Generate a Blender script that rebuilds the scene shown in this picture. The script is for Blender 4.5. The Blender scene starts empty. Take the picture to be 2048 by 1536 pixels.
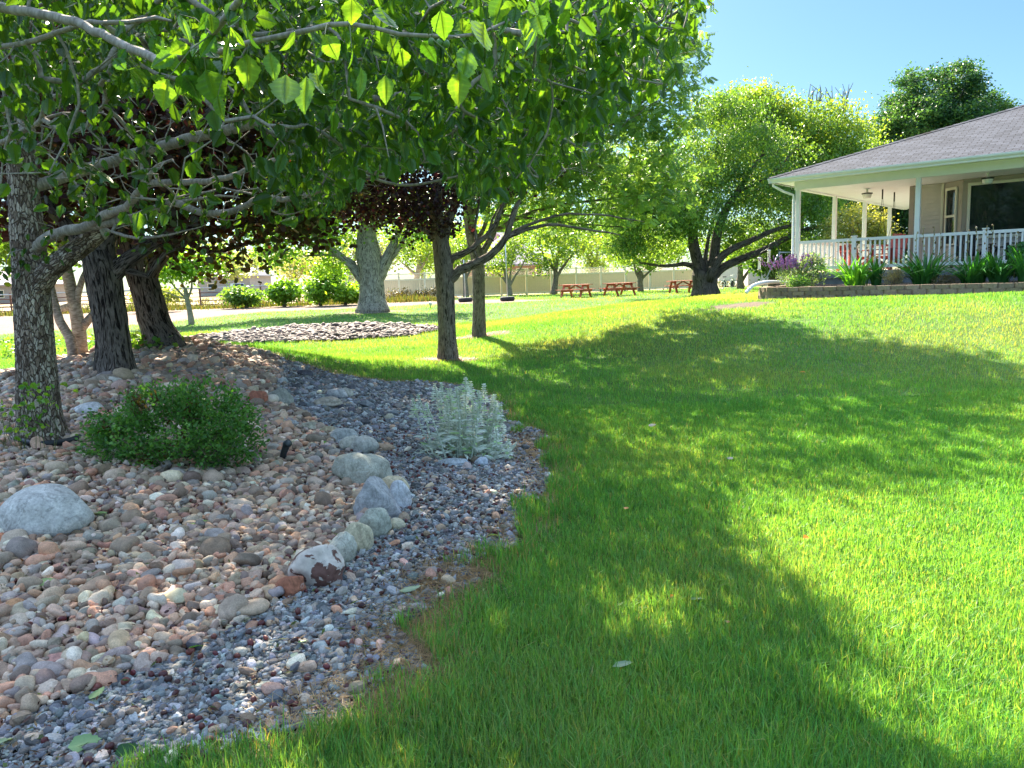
import bpy, math
import numpy as np
S = bpy.context.scene
COL = S.collection
R = np.random.default_rng(11)
# ------------------------------------------------------------------ camera model (same numbers as the Blender camera below)
FPX, PITCH, ROLL = 1538.0, .1358, .0347
EYE = np.array([0, 0, 1.55])
_F = np.array([0, math.cos(PITCH), -math.sin(PITCH)]); _U = np.array([0, math.sin(PITCH), math.cos(PITCH)]); _X = np.array([1., 0, 0])
UP = _U*math.cos(ROLL)+_X*math.sin(ROLL); RT = _X*math.cos(ROLL)-_U*math.sin(ROLL)
# house frame
HC = np.array([8.1909, 22.0049]); TH = .6972
FD = np.array([math.cos(TH), -math.sin(TH)]); SD = np.array([math.sin(TH), math.cos(TH)])

def ray(px, py):
    d = FPX*_F+(px-1024)*RT+(768-py)*UP
    return d/d[1]
def at(px, py, Y): return EYE+ray(px, py)*Y
def topx(p):
    q = np.asarray(p)-EYE; d = q@_F
    return np.stack([1024+FPX*(q@RT)/d, 768-FPX*(q@UP)/d], -1)
def smooth(t):
    t = np.clip(t, 0, 1); return t*t*(3-2*t)
def H(x, y):
    x = np.asarray(x, float); y = np.asarray(y, float)
    r = .35*smooth((y-10)/40)
    dx = x-HC[0]; dy = y-HC[1]
    a = dx*FD[0]+dy*FD[1]; b = dx*SD[0]+dy*SD[1]
    d = np.hypot(np.maximum(0, -a), np.maximum(0, -b))
    k = 1-smooth((d-2.9)/8.1)
    h = r*(1-k)+(.8+.02*np.clip(a, -3, 10))*k
    A = np.array([-4.4, 5.5]); B = np.array([-5.3, 11.8]); AB = B-A
    t = np.clip(((x-A[0])*AB[0]+(y-A[1])*AB[1])/(AB@AB), 0, 1)
    dd = np.hypot(x-A[0]-t*AB[0], y-A[1]-t*AB[1])
    h = h+(.44+.30*t)*np.exp(-dd**2/(2*1.95**2))
    q = np.hypot((x+5.6)/4.2, (y-22.6)/3.0)
    h = h+.24*smooth(1.15-q)*(q < 1.15)
    h = h+.012*np.sin(x*1.9+.4*y)*np.sin(y*1.3-.7*x)+.006*np.sin(x*5.1)*np.sin(y*4.3)
    return h
def G(px, py):
    d = ray(px, py); lo = hi = 1.2
    while hi < 400:
        p = EYE+d*hi
        if p[2] < H(p[0], p[1]): break
        lo = hi; hi *= 1.015
    for _ in range(30):
        m = (lo+hi)/2; p = EYE+d*m
        if p[2] < H(p[0], p[1]): hi = m
        else: lo = m
    return EYE+d*hi
def HP(a, b, z):
    return np.array([HC[0]+FD[0]*a+SD[0]*b, HC[1]+FD[1]*a+SD[1]*b, z])

# ------------------------------------------------------------------ mesh helpers
LOC = {}
def rootloc(o):
    while o.parent: o = o.parent
    return LOC.get(o.name, np.zeros(3))
def mk(name, V, faces, mat, parent=None, col=None, smooth_=False, bc=None, loc=None):
    V = np.asarray(V, np.float32).reshape(-1, 3)
    if parent is not None: L = rootloc(parent)
    elif loc is not None: L = np.asarray(loc, float)
    else: L = np.array([(V[:, 0].min()+V[:, 0].max())/2, (V[:, 1].min()+V[:, 1].max())/2, V[:, 2].min()])
    if not isinstance(faces, (list, tuple)): faces = [faces]
    faces = [np.asarray(f, np.int32) for f in faces if len(f)]
    me = bpy.data.meshes.new(name)
    me.vertices.add(len(V)); me.vertices.foreach_set('co', (V-L.astype(np.float32)).ravel())
    idx = np.concatenate([f.ravel() for f in faces]); tot = np.concatenate([np.full(len(f), f.shape[1], np.int32) for f in faces])
    st = np.zeros(len(tot), np.int32); st[1:] = np.cumsum(tot)[:-1]
    me.loops.add(len(idx)); me.loops.foreach_set('vertex_index', idx)
    me.polygons.add(len(tot)); me.polygons.foreach_set('loop_start', st)
    me.polygons.foreach_set('use_smooth', np.full(len(tot), bool(smooth_)))
    me.update(calc_edges=True)
    if col is not None:
        c = np.ones((len(V), 4), np.float32); c[:, :3] = col
        at_ = me.color_attributes.new('col', 'FLOAT_COLOR', 'POINT'); at_.data.foreach_set('color', c.ravel())
    if bc is not None:
        a2 = me.attributes.new('bc', 'FLOAT_VECTOR', 'POINT'); a2.data.foreach_set('vector', np.asarray(bc, np.float32).ravel())
    me.materials.append(mat)
    o = bpy.data.objects.new(name, me); COL.objects.link(o)
    if parent is not None: o.parent = parent
    else:
        o.location = L; LOC[o.name] = L
    return o
def empty(name, loc):
    o = bpy.data.objects.new(name, None); COL.objects.link(o); o.empty_display_size = .2
    o.location = loc; LOC[o.name] = np.asarray(loc, float)
    return o
def tag(o, label, cat, group=None):
    o['label'] = label; o['category'] = cat
    if group: o['group'] = group
    return o
def kind(o, k): o['kind'] = k; return o
def copy_tree(o, loc, rz=0, parent=None):
    c = o.copy(); COL.objects.link(c)
    if parent is not None: c.parent = parent
    else:
        c.location = loc; c.rotation_euler = (0, 0, rz); LOC[c.name] = np.asarray(loc, float)
    for ch in list(o.children): copy_tree(ch, None, 0, c)
    return c

def frames(P):
    T = np.gradient(P, axis=0); T /= np.linalg.norm(T, axis=1, keepdims=True)+1e-9
    a = np.array([0, 0, 1.]) if abs(T[0, 2]) < .8 else np.array([1., 0, 0])
    u = np.cross(T[0], a); u /= np.linalg.norm(u); Us = [u]
    for i in range(1, len(P)):
        u = u-T[i]*(u@T[i]); u /= np.linalg.norm(u)+1e-9; Us.append(u)
    Us = np.array(Us); return T, Us, np.cross(T, Us)
def tube_arrays(P, r, n, s0=0., rough=0., rg=None):
    P = np.asarray(P, float); r = np.broadcast_to(np.asarray(r, float), (len(P),))
    T, U, W = frames(P)
    th = np.arange(n)*2*math.pi/n
    rr = np.repeat(r[:, None], n, 1)
    if rough:
        rr = rr*(1+rough*rg.normal(size=rr.shape)*.5+rough*np.sin(th*3+rg.uniform(0, 6))[None]*.8)
    V = P[:, None]+rr[..., None]*(np.cos(th)[None, :, None]*U[:, None]+np.sin(th)[None, :, None]*W[:, None])
    s = s0+np.concatenate([[0], np.cumsum(np.linalg.norm(np.diff(P, axis=0), axis=1))])
    bc = np.stack([r[:, None]*np.cos(th)[None], r[:, None]*np.sin(th)[None], np.repeat(s[:, None], n, 1)], -1)
    i = np.arange(len(P)-1)[:, None]*n; j = np.arange(n)[None]; j2 = (j+1) % n
    Q = np.stack([i+j, i+j2, i+n+j2, i+n+j], -1).reshape(-1, 4)
    return V.reshape(-1, 3), Q, bc.reshape(-1, 3)

class MB:
    def __init__(s, fr=None): s.V = []; s.F = {3: [], 4: []}; s.n = 0; s.fr = fr; s.C = []; s.B = []
    def add(s, V, F, c=None, bc=None):
        V = np.asarray(V, float).reshape(-1, 3)
        if not isinstance(F, list): F = [F]
        for f in F:
            f = np.asarray(f, int); s.F[f.shape[1]].append(f+s.n)
        s.V.append(V); s.n += len(V)
        s.C.append(np.broadcast_to(np.asarray(c if c is not None else (1, 1, 1), float), (len(V), 3)))
        s.B.append(bc if bc is not None else V)
        return s
    def hexa(s, P, c=None):
        return s.add(P, np.array([[0, 3, 2, 1], [4, 5, 6, 7], [0, 1, 5, 4], [1, 2, 6, 5], [2, 3, 7, 6], [3, 0, 4, 7]]), c)
    def box(s, x0, x1, y0, y1, z0, z1, c=None, bev=0):
        P = np.array([[x0, y0, z0], [x1, y0, z0], [x1, y1, z0], [x0, y1, z0], [x0, y0, z1], [x1, y0, z1], [x1, y1, z1], [x0, y1, z1]], float)
        if bev:
            return s.bevbox(x0, x1, y0, y1, z0, z1, bev, c)
        return s.hexa(P, c)
    def bevbox(s, x0, x1, y0, y1, z0, z1, b, c=None):
        # chamfered box: 24 verts
        lo = np.array([x0, y0, z0], float); hi = np.array([x1, y1, z1], float); V = []; ix = {}
        for sx in (0, 1):
            for sy in (0, 1):
                for sz in (0, 1):
                    sg = (sx, sy, sz)
                    for ax in range(3):
                        p = []
                        for k in range(3):
                            e = hi[k] if sg[k] else lo[k]
                            p.append(e if k == ax else e+(-b if sg[k] else b))
                        ix[(sx, sy, sz, ax)] = len(V); V.append(p)
        F4 = []; F3 = []
        for ax in range(3):
            o1, o2 = [k for k in range(3) if k != ax]
            for sd in (0, 1):
                q = []
                for (u, v) in ((0, 0), (1, 0), (1, 1), (0, 1)):
                    sg = [0, 0, 0]; sg[ax] = sd; sg[o1] = u; sg[o2] = v; q.append(ix[(*sg, ax)])
                F4.append(q)
            for u in (0, 1):
                for v in (0, 1):
                    sg0 = [0, 0, 0]; sg0[o1] = u; sg0[o2] = v; sg1 = list(sg0); sg1[ax] = 1
                    F4.append([ix[(*sg0, o1)], ix[(*sg1, o1)], ix[(*sg1, o2)], ix[(*sg0, o2)]])
        for sx in (0, 1):
            for sy in (0, 1):
                for sz in (0, 1): F3.append([ix[(sx, sy, sz, k)] for k in range(3)])
        return s.add(V, [np.array(F4), np.array(F3)], c)
    def bar(s, p, q, w, h, up=(0, 0, 1), c=None):
        p = np.asarray(p, float); q = np.asarray(q, float); t = q-p; t = t/np.linalg.norm(t)
        a = np.cross(t, up); a /= np.linalg.norm(a)+1e-9; b = np.cross(a, t)
        P = [p-a*w/2-b*h/2, p+a*w/2-b*h/2, p+a*w/2+b*h/2, p-a*w/2+b*h/2, q-a*w/2-b*h/2, q+a*w/2-b*h/2, q+a*w/2+b*h/2, q-a*w/2+b*h/2]
        return s.hexa(np.array(P), c)
    def tube(s, P, r, n=8, c=None, cap=True):
        V, Q, bc = tube_arrays(P, r, n)
        k = len(P)
        F = [Q]
        if cap:
            V = np.vstack([V, np.asarray(P[0], float), np.asarray(P[-1], float)]); j = np.arange(n); j2 = (j+1) % n
            F.append(np.stack([np.full(n, k*n), j2, j], 1)); F.append(np.stack([np.full(n, k*n+1), (k-1)*n+j, (k-1)*n+j2], 1))
            bc = np.vstack([bc, [[0, 0, 0]]*2])
        return s.add(V, F, c, bc)
    def lathe(s, prof, n, center, c=None):
        P = np.array([(0*r+center[0], center[1], center[2]+z) for r, z in prof], float)
        r = np.array([p[0] for p in prof], float); th = np.arange(n)*2*math.pi/n
        V = P[:, None]+np.stack([r[:, None]*np.cos(th), r[:, None]*np.sin(th), 0*r[:, None]*th], -1)
        i = np.arange(len(P)-1)[:, None]*n; j = np.arange(n)[None]; j2 = (j+1) % n
        return s.add(V.reshape(-1, 3), np.stack([i+j, i+j2, i+n+j2, i+n+j], -1).reshape(-1, 4), c)
    def quad(s, a, b, c_, d, c=None, bc=None): return s.add([a, b, c_, d], np.array([[0, 1, 2, 3]]), c, bc)
    def build(s, name, mat, parent=None, smooth_=False, loc=None):
        V = np.vstack(s.V)
        if s.fr is not None: V = s.fr(V)
        F = [np.vstack(s.F[k]) for k in (3, 4) if s.F[k]]
        return mk(name, V, F, mat, parent, np.vstack(s.C), smooth_, np.vstack(s.B), loc)

def house_fr(V):
    return np.stack([HC[0]+FD[0]*V[:, 0]+SD[0]*V[:, 1], HC[1]+FD[1]*V[:, 0]+SD[1]*V[:, 1], V[:, 2]], 1)

def ico(sub):
    t = (1+5**.5)/2
    V = np.array([[-1, t, 0], [1, t, 0], [-1, -t, 0], [1, -t, 0], [0, -1, t], [0, 1, t], [0, -1, -t], [0, 1, -t], [t, 0, -1], [t, 0, 1], [-t, 0, -1], [-t, 0, 1]], float)
    F = np.array([[0, 11, 5], [0, 5, 1], [0, 1, 7], [0, 7, 10], [0, 10, 11], [1, 5, 9], [5, 11, 4], [11, 10, 2], [10, 7, 6], [7, 1, 8], [3, 9, 4], [3, 4, 2], [3, 2, 6], [3, 6, 8], [3, 8, 9], [4, 9, 5], [2, 4, 11], [6, 2, 10], [8, 6, 7], [9, 8, 1]])
    V /= np.linalg.norm(V, axis=1, keepdims=True)
    for _ in range(sub):
        E = {}; V = list(V); NF = []
        def mid(a, b):
            k = (min(a, b), max(a, b))
            if k not in E:
                m = V[a]+V[b]; V.append(m/np.linalg.norm(m)); E[k] = len(V)-1
            return E[k]
        for a, b, c in F:
            ab, bc, ca = mid(a, b), mid(b, c), mid(c, a); NF += [[a, ab, ca], [b, bc, ab], [c, ca, bc], [ab, bc, ca]]
        V = np.array(V); F = np.array(NF)
    return V, F
ICO = [ico(k) for k in range(5)]

def inpoly(x, y, poly):
    poly = np.asarray(poly); ins = np.zeros(np.shape(x), bool); j = len(poly)-1
    for i in range(len(poly)):
        xi, yi = poly[i]; xj, yj = poly[j]
        ins ^= ((yi > y) != (yj > y)) & (x < (xj-xi)*(y-yi)/(yj-yi+1e-12)+xi)
        j = i
    return ins
def vnoise(x, y, s, seed=0):
    """cheap smooth value noise, 0..1"""
    x = np.asarray(x)*s; y = np.asarray(y)*s
    xi = np.floor(x).astype(np.int64); yi = np.floor(y).astype(np.int64); fx = x-xi; fy = y-yi
    def h(a, b):
        n = (a*374761393+b*668265263+seed*144665) & 0x7fffffff
        n = ((n ^ (n >> 13))*1274126177) & 0x7fffffff
        return ((n ^ (n >> 16)) & 0xffff)/65535.
    fx = fx*fx*(3-2*fx); fy = fy*fy*(3-2*fy)
    return (h(xi, yi)*(1-fx)+h(xi+1, yi)*fx)*(1-fy)+(h(xi, yi+1)*(1-fx)+h(xi+1, yi+1)*fx)*fy

# ------------------------------------------------------------------ materials
def newmat(name):
    m = bpy.data.materials.new(name); m.use_nodes = True; nt = m.node_tree
    return m, nt, nt.nodes['Principled BSDF'], nt.nodes['Material Output']
def nd(nt, t, **kw):
    n = nt.nodes.new(t)
    for k, v in kw.items(): setattr(n, k, v)
    return n
def attr(nt, name='col'):
    return nd(nt, 'ShaderNodeAttribute', attribute_name=name)
def mixc(nt, typ, fac, a, b):
    n = nd(nt, 'ShaderNodeMix', data_type='RGBA', blend_type=typ)
    for sock, v in ((n.inputs[0], fac), (n.inputs[6], a), (n.inputs[7], b)):
        if hasattr(v, 'links'): nt.links.new(v, sock)
        elif isinstance(v, (int, float)): sock.default_value = v
        else: sock.default_value = (*v, 1)
    return n.outputs[2]
def ramp(nt, src, stops):
    n = nd(nt, 'ShaderNodeValToRGB'); cr = n.color_ramp
    while len(cr.elements) < len(stops): cr.elements.new(.5)
    for e, (p, c) in zip(cr.elements, stops):
        e.position = p; e.color = (*c, 1) if not isinstance(c, (int, float)) else (c, c, c, 1)
    nt.links.new(src, n.inputs[0]); return n.outputs[0]
def noise(nt, vec, scale, detail=3, rough=.55, dist=0):
    n = nd(nt, 'ShaderNodeTexNoise'); n.inputs['Scale'].default_value = scale; n.inputs['Detail'].default_value = detail
    n.inputs['Roughness'].default_value = rough; n.inputs['Distortion'].default_value = dist
    if vec is not None: nt.links.new(vec, n.inputs['Vector'])
    return n.outputs['Fac']
def mapping(nt, vec, scale=(1, 1, 1)):
    n = nd(nt, 'ShaderNodeMapping'); n.inputs['Scale'].default_value = scale; nt.links.new(vec, n.inputs['Vector']); return n.outputs[0]
def bump(nt, bs, h, strength=.5, dist=.02):
    n = nd(nt, 'ShaderNodeBump'); n.inputs['Strength'].default_value = strength; n.inputs['Distance'].default_value = dist
    nt.links.new(h, n.inputs['Height']); nt.links.new(n.outputs[0], bs.inputs['Normal'])
def objco(nt): return nd(nt, 'ShaderNodeTexCoord').outputs['Object']

def m_leaf(name, tr=(1.7, 1.9, .6), fac=.45, rough=.45, spec=.3):
    m, nt, bs, out = newmat(name); a = attr(nt).outputs['Color']
    nt.links.new(a, bs.inputs['Base Color']); bs.inputs['Roughness'].default_value = rough; bs.inputs['Specular IOR Level'].default_value = spec
    t = nd(nt, 'ShaderNodeBsdfTranslucent'); nt.links.new(mixc(nt, 'MULTIPLY', 1., a, tr), t.inputs[0])
    mx = nd(nt, 'ShaderNodeMixShader'); mx.inputs[0].default_value = fac
    nt.links.new(bs.outputs[0], mx.inputs[1]); nt.links.new(t.outputs[0], mx.inputs[2]); nt.links.new(mx.outputs[0], out.inputs[0])
    return m
def m_plain(name, c, rough=.6, nz=.15, scale=30, metal=0, bmp=0, usecol=False, spec=.5):
    m, nt, bs, out = newmat(name); f = noise(nt, objco(nt), scale, 4)
    lo = tuple(max(0, v*(1-nz)) for v in c); hi = tuple(min(1, v*(1+nz)) for v in c)
    cc = ramp(nt, f, [(.3, lo), (.7, hi)])
    if usecol: cc = mixc(nt, 'MULTIPLY', 1., cc, attr(nt).outputs['Color'])
    nt.links.new(cc, bs.inputs['Base Color']); bs.inputs['Roughness'].default_value = rough; bs.inputs['Metallic'].default_value = metal
    bs.inputs['Specular IOR Level'].default_value = spec
    if bmp: bump(nt, bs, noise(nt, objco(nt), scale*2, 5), bmp, .01)
    return m
def m_stone(name, scale=30, nz=.35, bmp=.4, rough=.8, dist=.01, veins=False):
    m, nt, bs, out = newmat(name); co = objco(nt)
    f = noise(nt, co, scale, 6, .65); f2 = noise(nt, co, scale*.22, 3, .5, 1.5)
    s = mixc(nt, 'MULTIPLY', 1., ramp(nt, f, [(.25, 1-nz), (.75, 1+nz)]), ramp(nt, noise(nt, co, scale*4.5, 4, .7), [(.3, .72), (.7, 1.25)])); s2 = ramp(nt, f2, [(.3, .8), (.7, 1.15)])
    c_ = mixc(nt, 'MULTIPLY', 1., mixc(nt, 'MULTIPLY', 1., attr(nt).outputs['Color'], s), s2)
    if veins:      # hairline cracks, a few pale veins and lichen freckles
        v1 = noise(nt, co, 5.5, 5, .6, .9); c_ = mixc(nt, 'MULTIPLY', 1., c_, ramp(nt, v1, [(.475, 1.), (.493, .74), (.507, .76), (.525, 1.)]))
        v2 = noise(nt, mapping(nt, co, (1, 2.2, 3.)), 4., 4, .6, .5); c_ = mixc(nt, 'MIX', ramp(nt, v2, [(.56, 0.), (.575, .4), (.59, 0.)]), c_, (.62, .6, .56))
        c_ = mixc(nt, 'MIX', ramp(nt, noise(nt, co, 34, 3, .5), [(.68, 0.), (.72, .4)]), c_, (.16, .15, .12))
    nt.links.new(c_, bs.inputs['Base Color'])
    bs.inputs['Roughness'].default_value = rough; bs.inputs['Specular IOR Level'].default_value = .3
    if bmp: bump(nt, bs, f, bmp, dist)
    return m
def m_bark(name, dark, mid, light, kind_, scale=1., strength=1.):
    m, nt, bs, out = newmat(name); bc = attr(nt, 'bc').outputs['Vector']
    if kind_ == 'flaky':
        wv = mapping(nt, bc, (1, 1, .36))
        wn = nd(nt, 'ShaderNodeTexNoise'); wn.inputs['Scale'].default_value = 22*scale; wn.inputs['Detail'].default_value = 3; nt.links.new(wv, wn.inputs['Vector'])
        ad = nd(nt, 'ShaderNodeVectorMath', operation='MULTIPLY_ADD'); ad.inputs[1].default_value = (.045, .045, .045); nt.links.new(wn.outputs['Color'], ad.inputs[0]); nt.links.new(wv, ad.inputs[2])
        v = nd(nt, 'ShaderNodeTexVoronoi', feature='DISTANCE_TO_EDGE'); v.inputs['Scale'].default_value = 50*scale; nt.links.new(ad.outputs[0], v.inputs['Vector'])
        v2 = nd(nt, 'ShaderNodeTexVoronoi', feature='F1'); v2.inputs['Scale'].default_value = 50*scale; nt.links.new(ad.outputs[0], v2.inputs['Vector'])
        plate = ramp(nt, v.outputs['Distance'], [(.01, 0.), (.11, 1.)])
        tone = ramp(nt, v2.outputs['Color'], [(.1, dark), (.42, mid), (.85, light)])
        big = ramp(nt, noise(nt, bc, 5*scale, 4), [(.3, .55), (.7, 1.15)])
        c = mixc(nt, 'MIX', plate, tuple(x*.8 for x in dark), mixc(nt, 'MULTIPLY', 1., tone, big))
        h = mixc(nt, 'MULTIPLY', 1., plate, ramp(nt, noise(nt, bc, 60*scale, 4), [(.2, .7), (.8, 1.)]))
        fine = noise(nt, bc, 90*scale, 4)
        c = mixc(nt, 'MULTIPLY', 1., c, ramp(nt, fine, [(.25, .7), (.75, 1.25)]))
    elif kind_ == 'furrow':
        wv = mapping(nt, bc, (1, 1, .16))
        n1 = noise(nt, wv, 24*scale, 5, .6, 1.2); n2 = noise(nt, mapping(nt, bc, (1, 1, .35)), 60*scale, 5, .6)
        rid = nd(nt, 'ShaderNodeMath', operation='PINGPONG'); rid.inputs[1].default_value = .17; nt.links.new(n1, rid.inputs[0])
        sc = nd(nt, 'ShaderNodeMath', operation='MULTIPLY'); sc.inputs[1].default_value = 5.9; nt.links.new(rid.outputs[0], sc.inputs[0])
        h = mixc(nt, 'MULTIPLY', 1., ramp(nt, sc.outputs[0], [(.1, 0.), (.75, 1.)]), ramp(nt, n2, [(.2, .6), (.8, 1.)]))
        c = ramp(nt, h, [(.08, dark), (.45, mid), (.9, light)])
        c = mixc(nt, 'MULTIPLY', 1., c, ramp(nt, noise(nt, bc, 7*scale, 4), [(.3, .65), (.7, 1.2)]))
    else:
        n1 = noise(nt, mapping(nt, bc, (.6, .6, 2.)), 30*scale, 5, .6); n2 = noise(nt, bc, 6*scale, 4)
        c = mixc(nt, 'MULTIPLY', 1., ramp(nt, n1, [(.3, dark), (.5, mid), (.72, light)]), ramp(nt, n2, [(.3, .7), (.7, 1.15)])); h = n1
    nt.links.new(c, bs.inputs['Base Color']); bs.inputs['Roughness'].default_value = .9; bs.inputs['Specular IOR Level'].default_value = .2
    bump(nt, bs, h, strength, .018 if kind_ != 'smooth' else .006)
    return m
SUN_EL, SUN_E, SKY_S, EXPO = 38., 3.2, .15, 2.98
# ------------------------------------------------------------------ regions on the ground (metres)
def gp(L): return np.array([G(*p)[:2] for p in L])
_lawn_edge = [(560, 1450), (760, 1400), (835, 1335), (800, 1275), (880, 1200), (990, 1110), (1060, 1040), (1102, 960), (1092, 890), (1040, 850), (985, 800), (930, 777), (870, 768), (760, 764), (650, 744), (560, 718), (500, 700), (430, 690), (385, 680)]
LE = gp(_lawn_edge)
BED = np.vstack([gp([(0, 1690), (330, 1560)]), LE, [[-6.2, 15.5], [-9, 17.0], [-13, 15], [-13, .4], [-3, .6]]])
_split = [(-60, 1455), (0, 1445), (150, 1400), (300, 1338), (420, 1290), (520, 1238), (620, 1178), (690, 1120), (740, 1060), (775, 1000), (745, 960), (690, 915), (660, 870), (600, 822), (550, 790)]
GREY = np.vstack([gp(_split), gp([(560, 745)]), LE[::-1][3:], gp([(330, 1560), (0, 1690)])])
DIRT = gp([(-300, 604), (300, 605), (520, 606), (700, 602), (1000, 599), (1110, 600), (1000, 606), (860, 609), (700, 617), (520, 624), (400, 637), (300, 648), (200, 655), (-300, 690)])
RINGS = [(*G(895, 719)[:2], .50), (*G(958, 672)[:2], .62), (*G(745, 624)[:2], 1.3)]
PATCHES = [(*G(1474, 612)[:2], .62)]
def q2(x, y): return np.hypot((x+5.6)/3.75, (y-22.6)/2.55)+.10*(vnoise(x, y, 1.3, 5)-.5)
def hab(x, y):
    dx = x-HC[0]; dy = y-HC[1]; return dx*FD[0]+dy*FD[1], dx*SD[0]+dy*SD[1]
def wobble(x, y, a=.19): return x+a*(vnoise(x, y, 4., 1)-.5)*2, y+a*(vnoise(x, y, 4., 2)-.5)*2
def segdist(x, y, poly):
    d = np.full(x.shape, 1e9)
    for p, q in zip(poly[:-1], poly[1:]):
        v = q-p; t = np.clip(((x-p[0])*v[0]+(y-p[1])*v[1])/(v@v), 0, 1)
        d = np.minimum(d, np.hypot(x-p[0]-t*v[0], y-p[1]-t*v[1]))
    return d
def lawn_ok(x, y):
    xw, yw = wobble(x, y)
    ok = ~inpoly(xw, yw, BED) & (q2(x, y) > 1.0) & ~inpoly(x, y, DIRT)
    for cx, cy, r in RINGS:
        d = np.hypot((x-cx)/1.25, y-cy)/r+.5*(vnoise(x, y, 2.5, 3)-.5)
        ok &= d > 1
    for cx, cy, r in PATCHES: ok &= np.hypot((x-cx)/1.3, y-cy)/r+.6*(vnoise(x, y, 3.5, 4)-.5) > .9
    a, b = hab(x, y)
    ok &= ~((a > .0) & (b > -3.05))
    ok &= ~((x < -3.5) & (y > 52)) & (y < 58)
    return ok

# ------------------------------------------------------------------ ground sheet
ny = 420
ys = np.concatenate([np.linspace(-8, 1.5, 24)[:-1], 1.5*np.exp(np.linspace(0, math.log(900/1.5), ny))])
us = np.linspace(-1, 1, 361); us = np.sign(us)*np.abs(us)**1.25
YY = np.repeat(ys[:, None], len(us), 1); XX = us[None]*(10+1.7*np.maximum(YY, 0))
ZZ = H(XX, YY)
soil = np.array([.07, .12, .035]); colr = np.broadcast_to(soil, XX.shape+(3,)).copy()
n1 = vnoise(XX, YY, .55, 1); n2 = vnoise(XX, YY, 2.1, 2)
colr *= (.75+.5*n1+.3*n2)[..., None]
gx, gy = wobble(XX, YY)
bed = inpoly(gx, gy, BED); colr[bed] = (.028, .022, .018)
straw = (~bed) & (segdist(XX, YY, LE) < .22*(.3+1.3*n2)) & (YY < 22); colr[straw] = (.30, .23, .14)
colr[q2(XX, YY) < 1.0] = (.12, .10, .095)
dr = inpoly(XX, YY, DIRT); colr[dr] = np.array([.21, .155, .125])*(.8+.4*n2[dr])[:, None]
for cx, cy, r in RINGS:
    d = np.hypot((XX-cx)/1.25, YY-cy)/r+.5*(vnoise(XX, YY, 2.5, 3)-.5); colr[d < 1] = (.15, .12, .08)
for cx, cy, r in PATCHES: colr[np.hypot((XX-cx)/1.3, YY-cy)/r < 1.1] = (.13, .10, .075)
far = YY > 56; colr[far] = np.array([.30, .27, .15])*(.7+.6*n1[far])[:, None]
fl = (YY > 52) & (XX < -3.5); colr[fl] = np.array([.40, .32, .20])*(.7+.6*n1[fl])[:, None]
i = np.arange(len(ys)-1)[:, None]*len(us); j = np.arange(len(us)-1)[None]
Q = np.stack([i+j, i+j+1, i+len(us)+j+1, i+len(us)+j], -1).reshape(-1, 4)
m, nt, bs, out = newmat('earth'); co = objco(nt)
c = mixc(nt, 'MULTIPLY', 1., attr(nt).outputs['Color'], ramp(nt, noise(nt, co, 9, 6, .65), [(.25, .6), (.75, 1.35)]))
nt.links.new(c, bs.inputs['Base Color']); bs.inputs['Roughness'].default_value = .95; bs.inputs['Specular IOR Level'].default_value = .1
bump(nt, bs, noise(nt, co, 25, 5), .5, .03)
kind(mk('ground', np.stack([XX, YY, ZZ-.004], -1), Q, m, col=colr.reshape(-1, 3), smooth_=True, loc=(0, 0, 0)), 'structure')

# ------------------------------------------------------------------ lawn blades
def sample_xy(n, y0, y1, pw, xs, rg):
    """x,y with number density ~ y**-pw inside the wedge |x| < xs*y + .6"""
    yy = np.linspace(y0, y1, 4000); w = (2*xs*yy+1.2)*yy**(-pw); cdf = np.cumsum(w); cdf /= cdf[-1]
    y = np.interp(rg.random(n), cdf, yy); return rg.uniform(-1, 1, n)*(xs*y+.6), y
MGRASS = m_leaf('grass_blade', (2.0, 1.35, .45), .5, .5, .3)
def blades(name, x, y, h, w, lean, col, rg, tri=False, label=None):
    n = len(x); z = H(x, y); p = np.stack([x, y, z-.004], 1)
    ph = rg.uniform(0, 2*math.pi, n); ld = np.stack([np.cos(ph), np.sin(ph), 0*ph], 1)
    wa = ph+math.pi/2+rg.normal(0, .6, n); wd = np.stack([np.cos(wa), np.sin(wa), 0*wa], 1)*(w/2)[:, None]
    up = np.array([0, 0, 1.])
    tip = p+ld*(lean*h)[:, None]+up*(h*(1-.35*lean**2))[:, None]
    if tri:
        V = np.stack([p-wd, p+wd, tip], 1); F = [np.arange(3*n).reshape(n, 3)]; k = 3
    else:
        mid = p+ld*(lean*h*.33)[:, None]+up*(h*.58)[:, None]
        V = np.stack([p-wd*.8, p+wd*.8, mid+wd, mid-wd, tip], 1); b = np.arange(n)[:, None]*5
        F = [b+np.array([[0, 1, 2, 3]]), b+np.array([[3, 2, 4]])]; k = 5
    C = np.repeat(col[:, None], k, 1)
    return V.reshape(-1, 3), F, C.reshape(-1, 3)
def grass_colour(x, y, rg, dry=0.):
    n = len(x); pn = vnoise(x, y, .8, 21); p2 = vnoise(x, y, 3., 22); p3 = vnoise(x, y, .25, 23)
    a = np.array([.056, .25, .058]); b = np.array([.132, .38, .080]); d = np.array([.42, .38, .17])
    t = np.clip(.15+.55*p2+.35*pn+rg.normal(0, .18, n), 0, 1)[:, None]
    c = a*(1-t)+b*t
    aa, bb = hab(x, y); dist = np.hypot(np.maximum(0, -aa), np.maximum(0, -bb))
    dd = np.clip(.05+dry+.27*np.clip((11-dist)/8, 0, 1)*(.3+p3)+.38*(p3-.53)+.42*(pn-.58)+rg.normal(0, .14, n), 0, .8)
    dd = np.where(rg.random(n) < .04, dd+.5, dd)[:, None]
    return (c*(1-dd)+d*dd)*rg.uniform(.62, 1.35, (n, 1))
rg = np.random.default_rng(3)
parts = []
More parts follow.
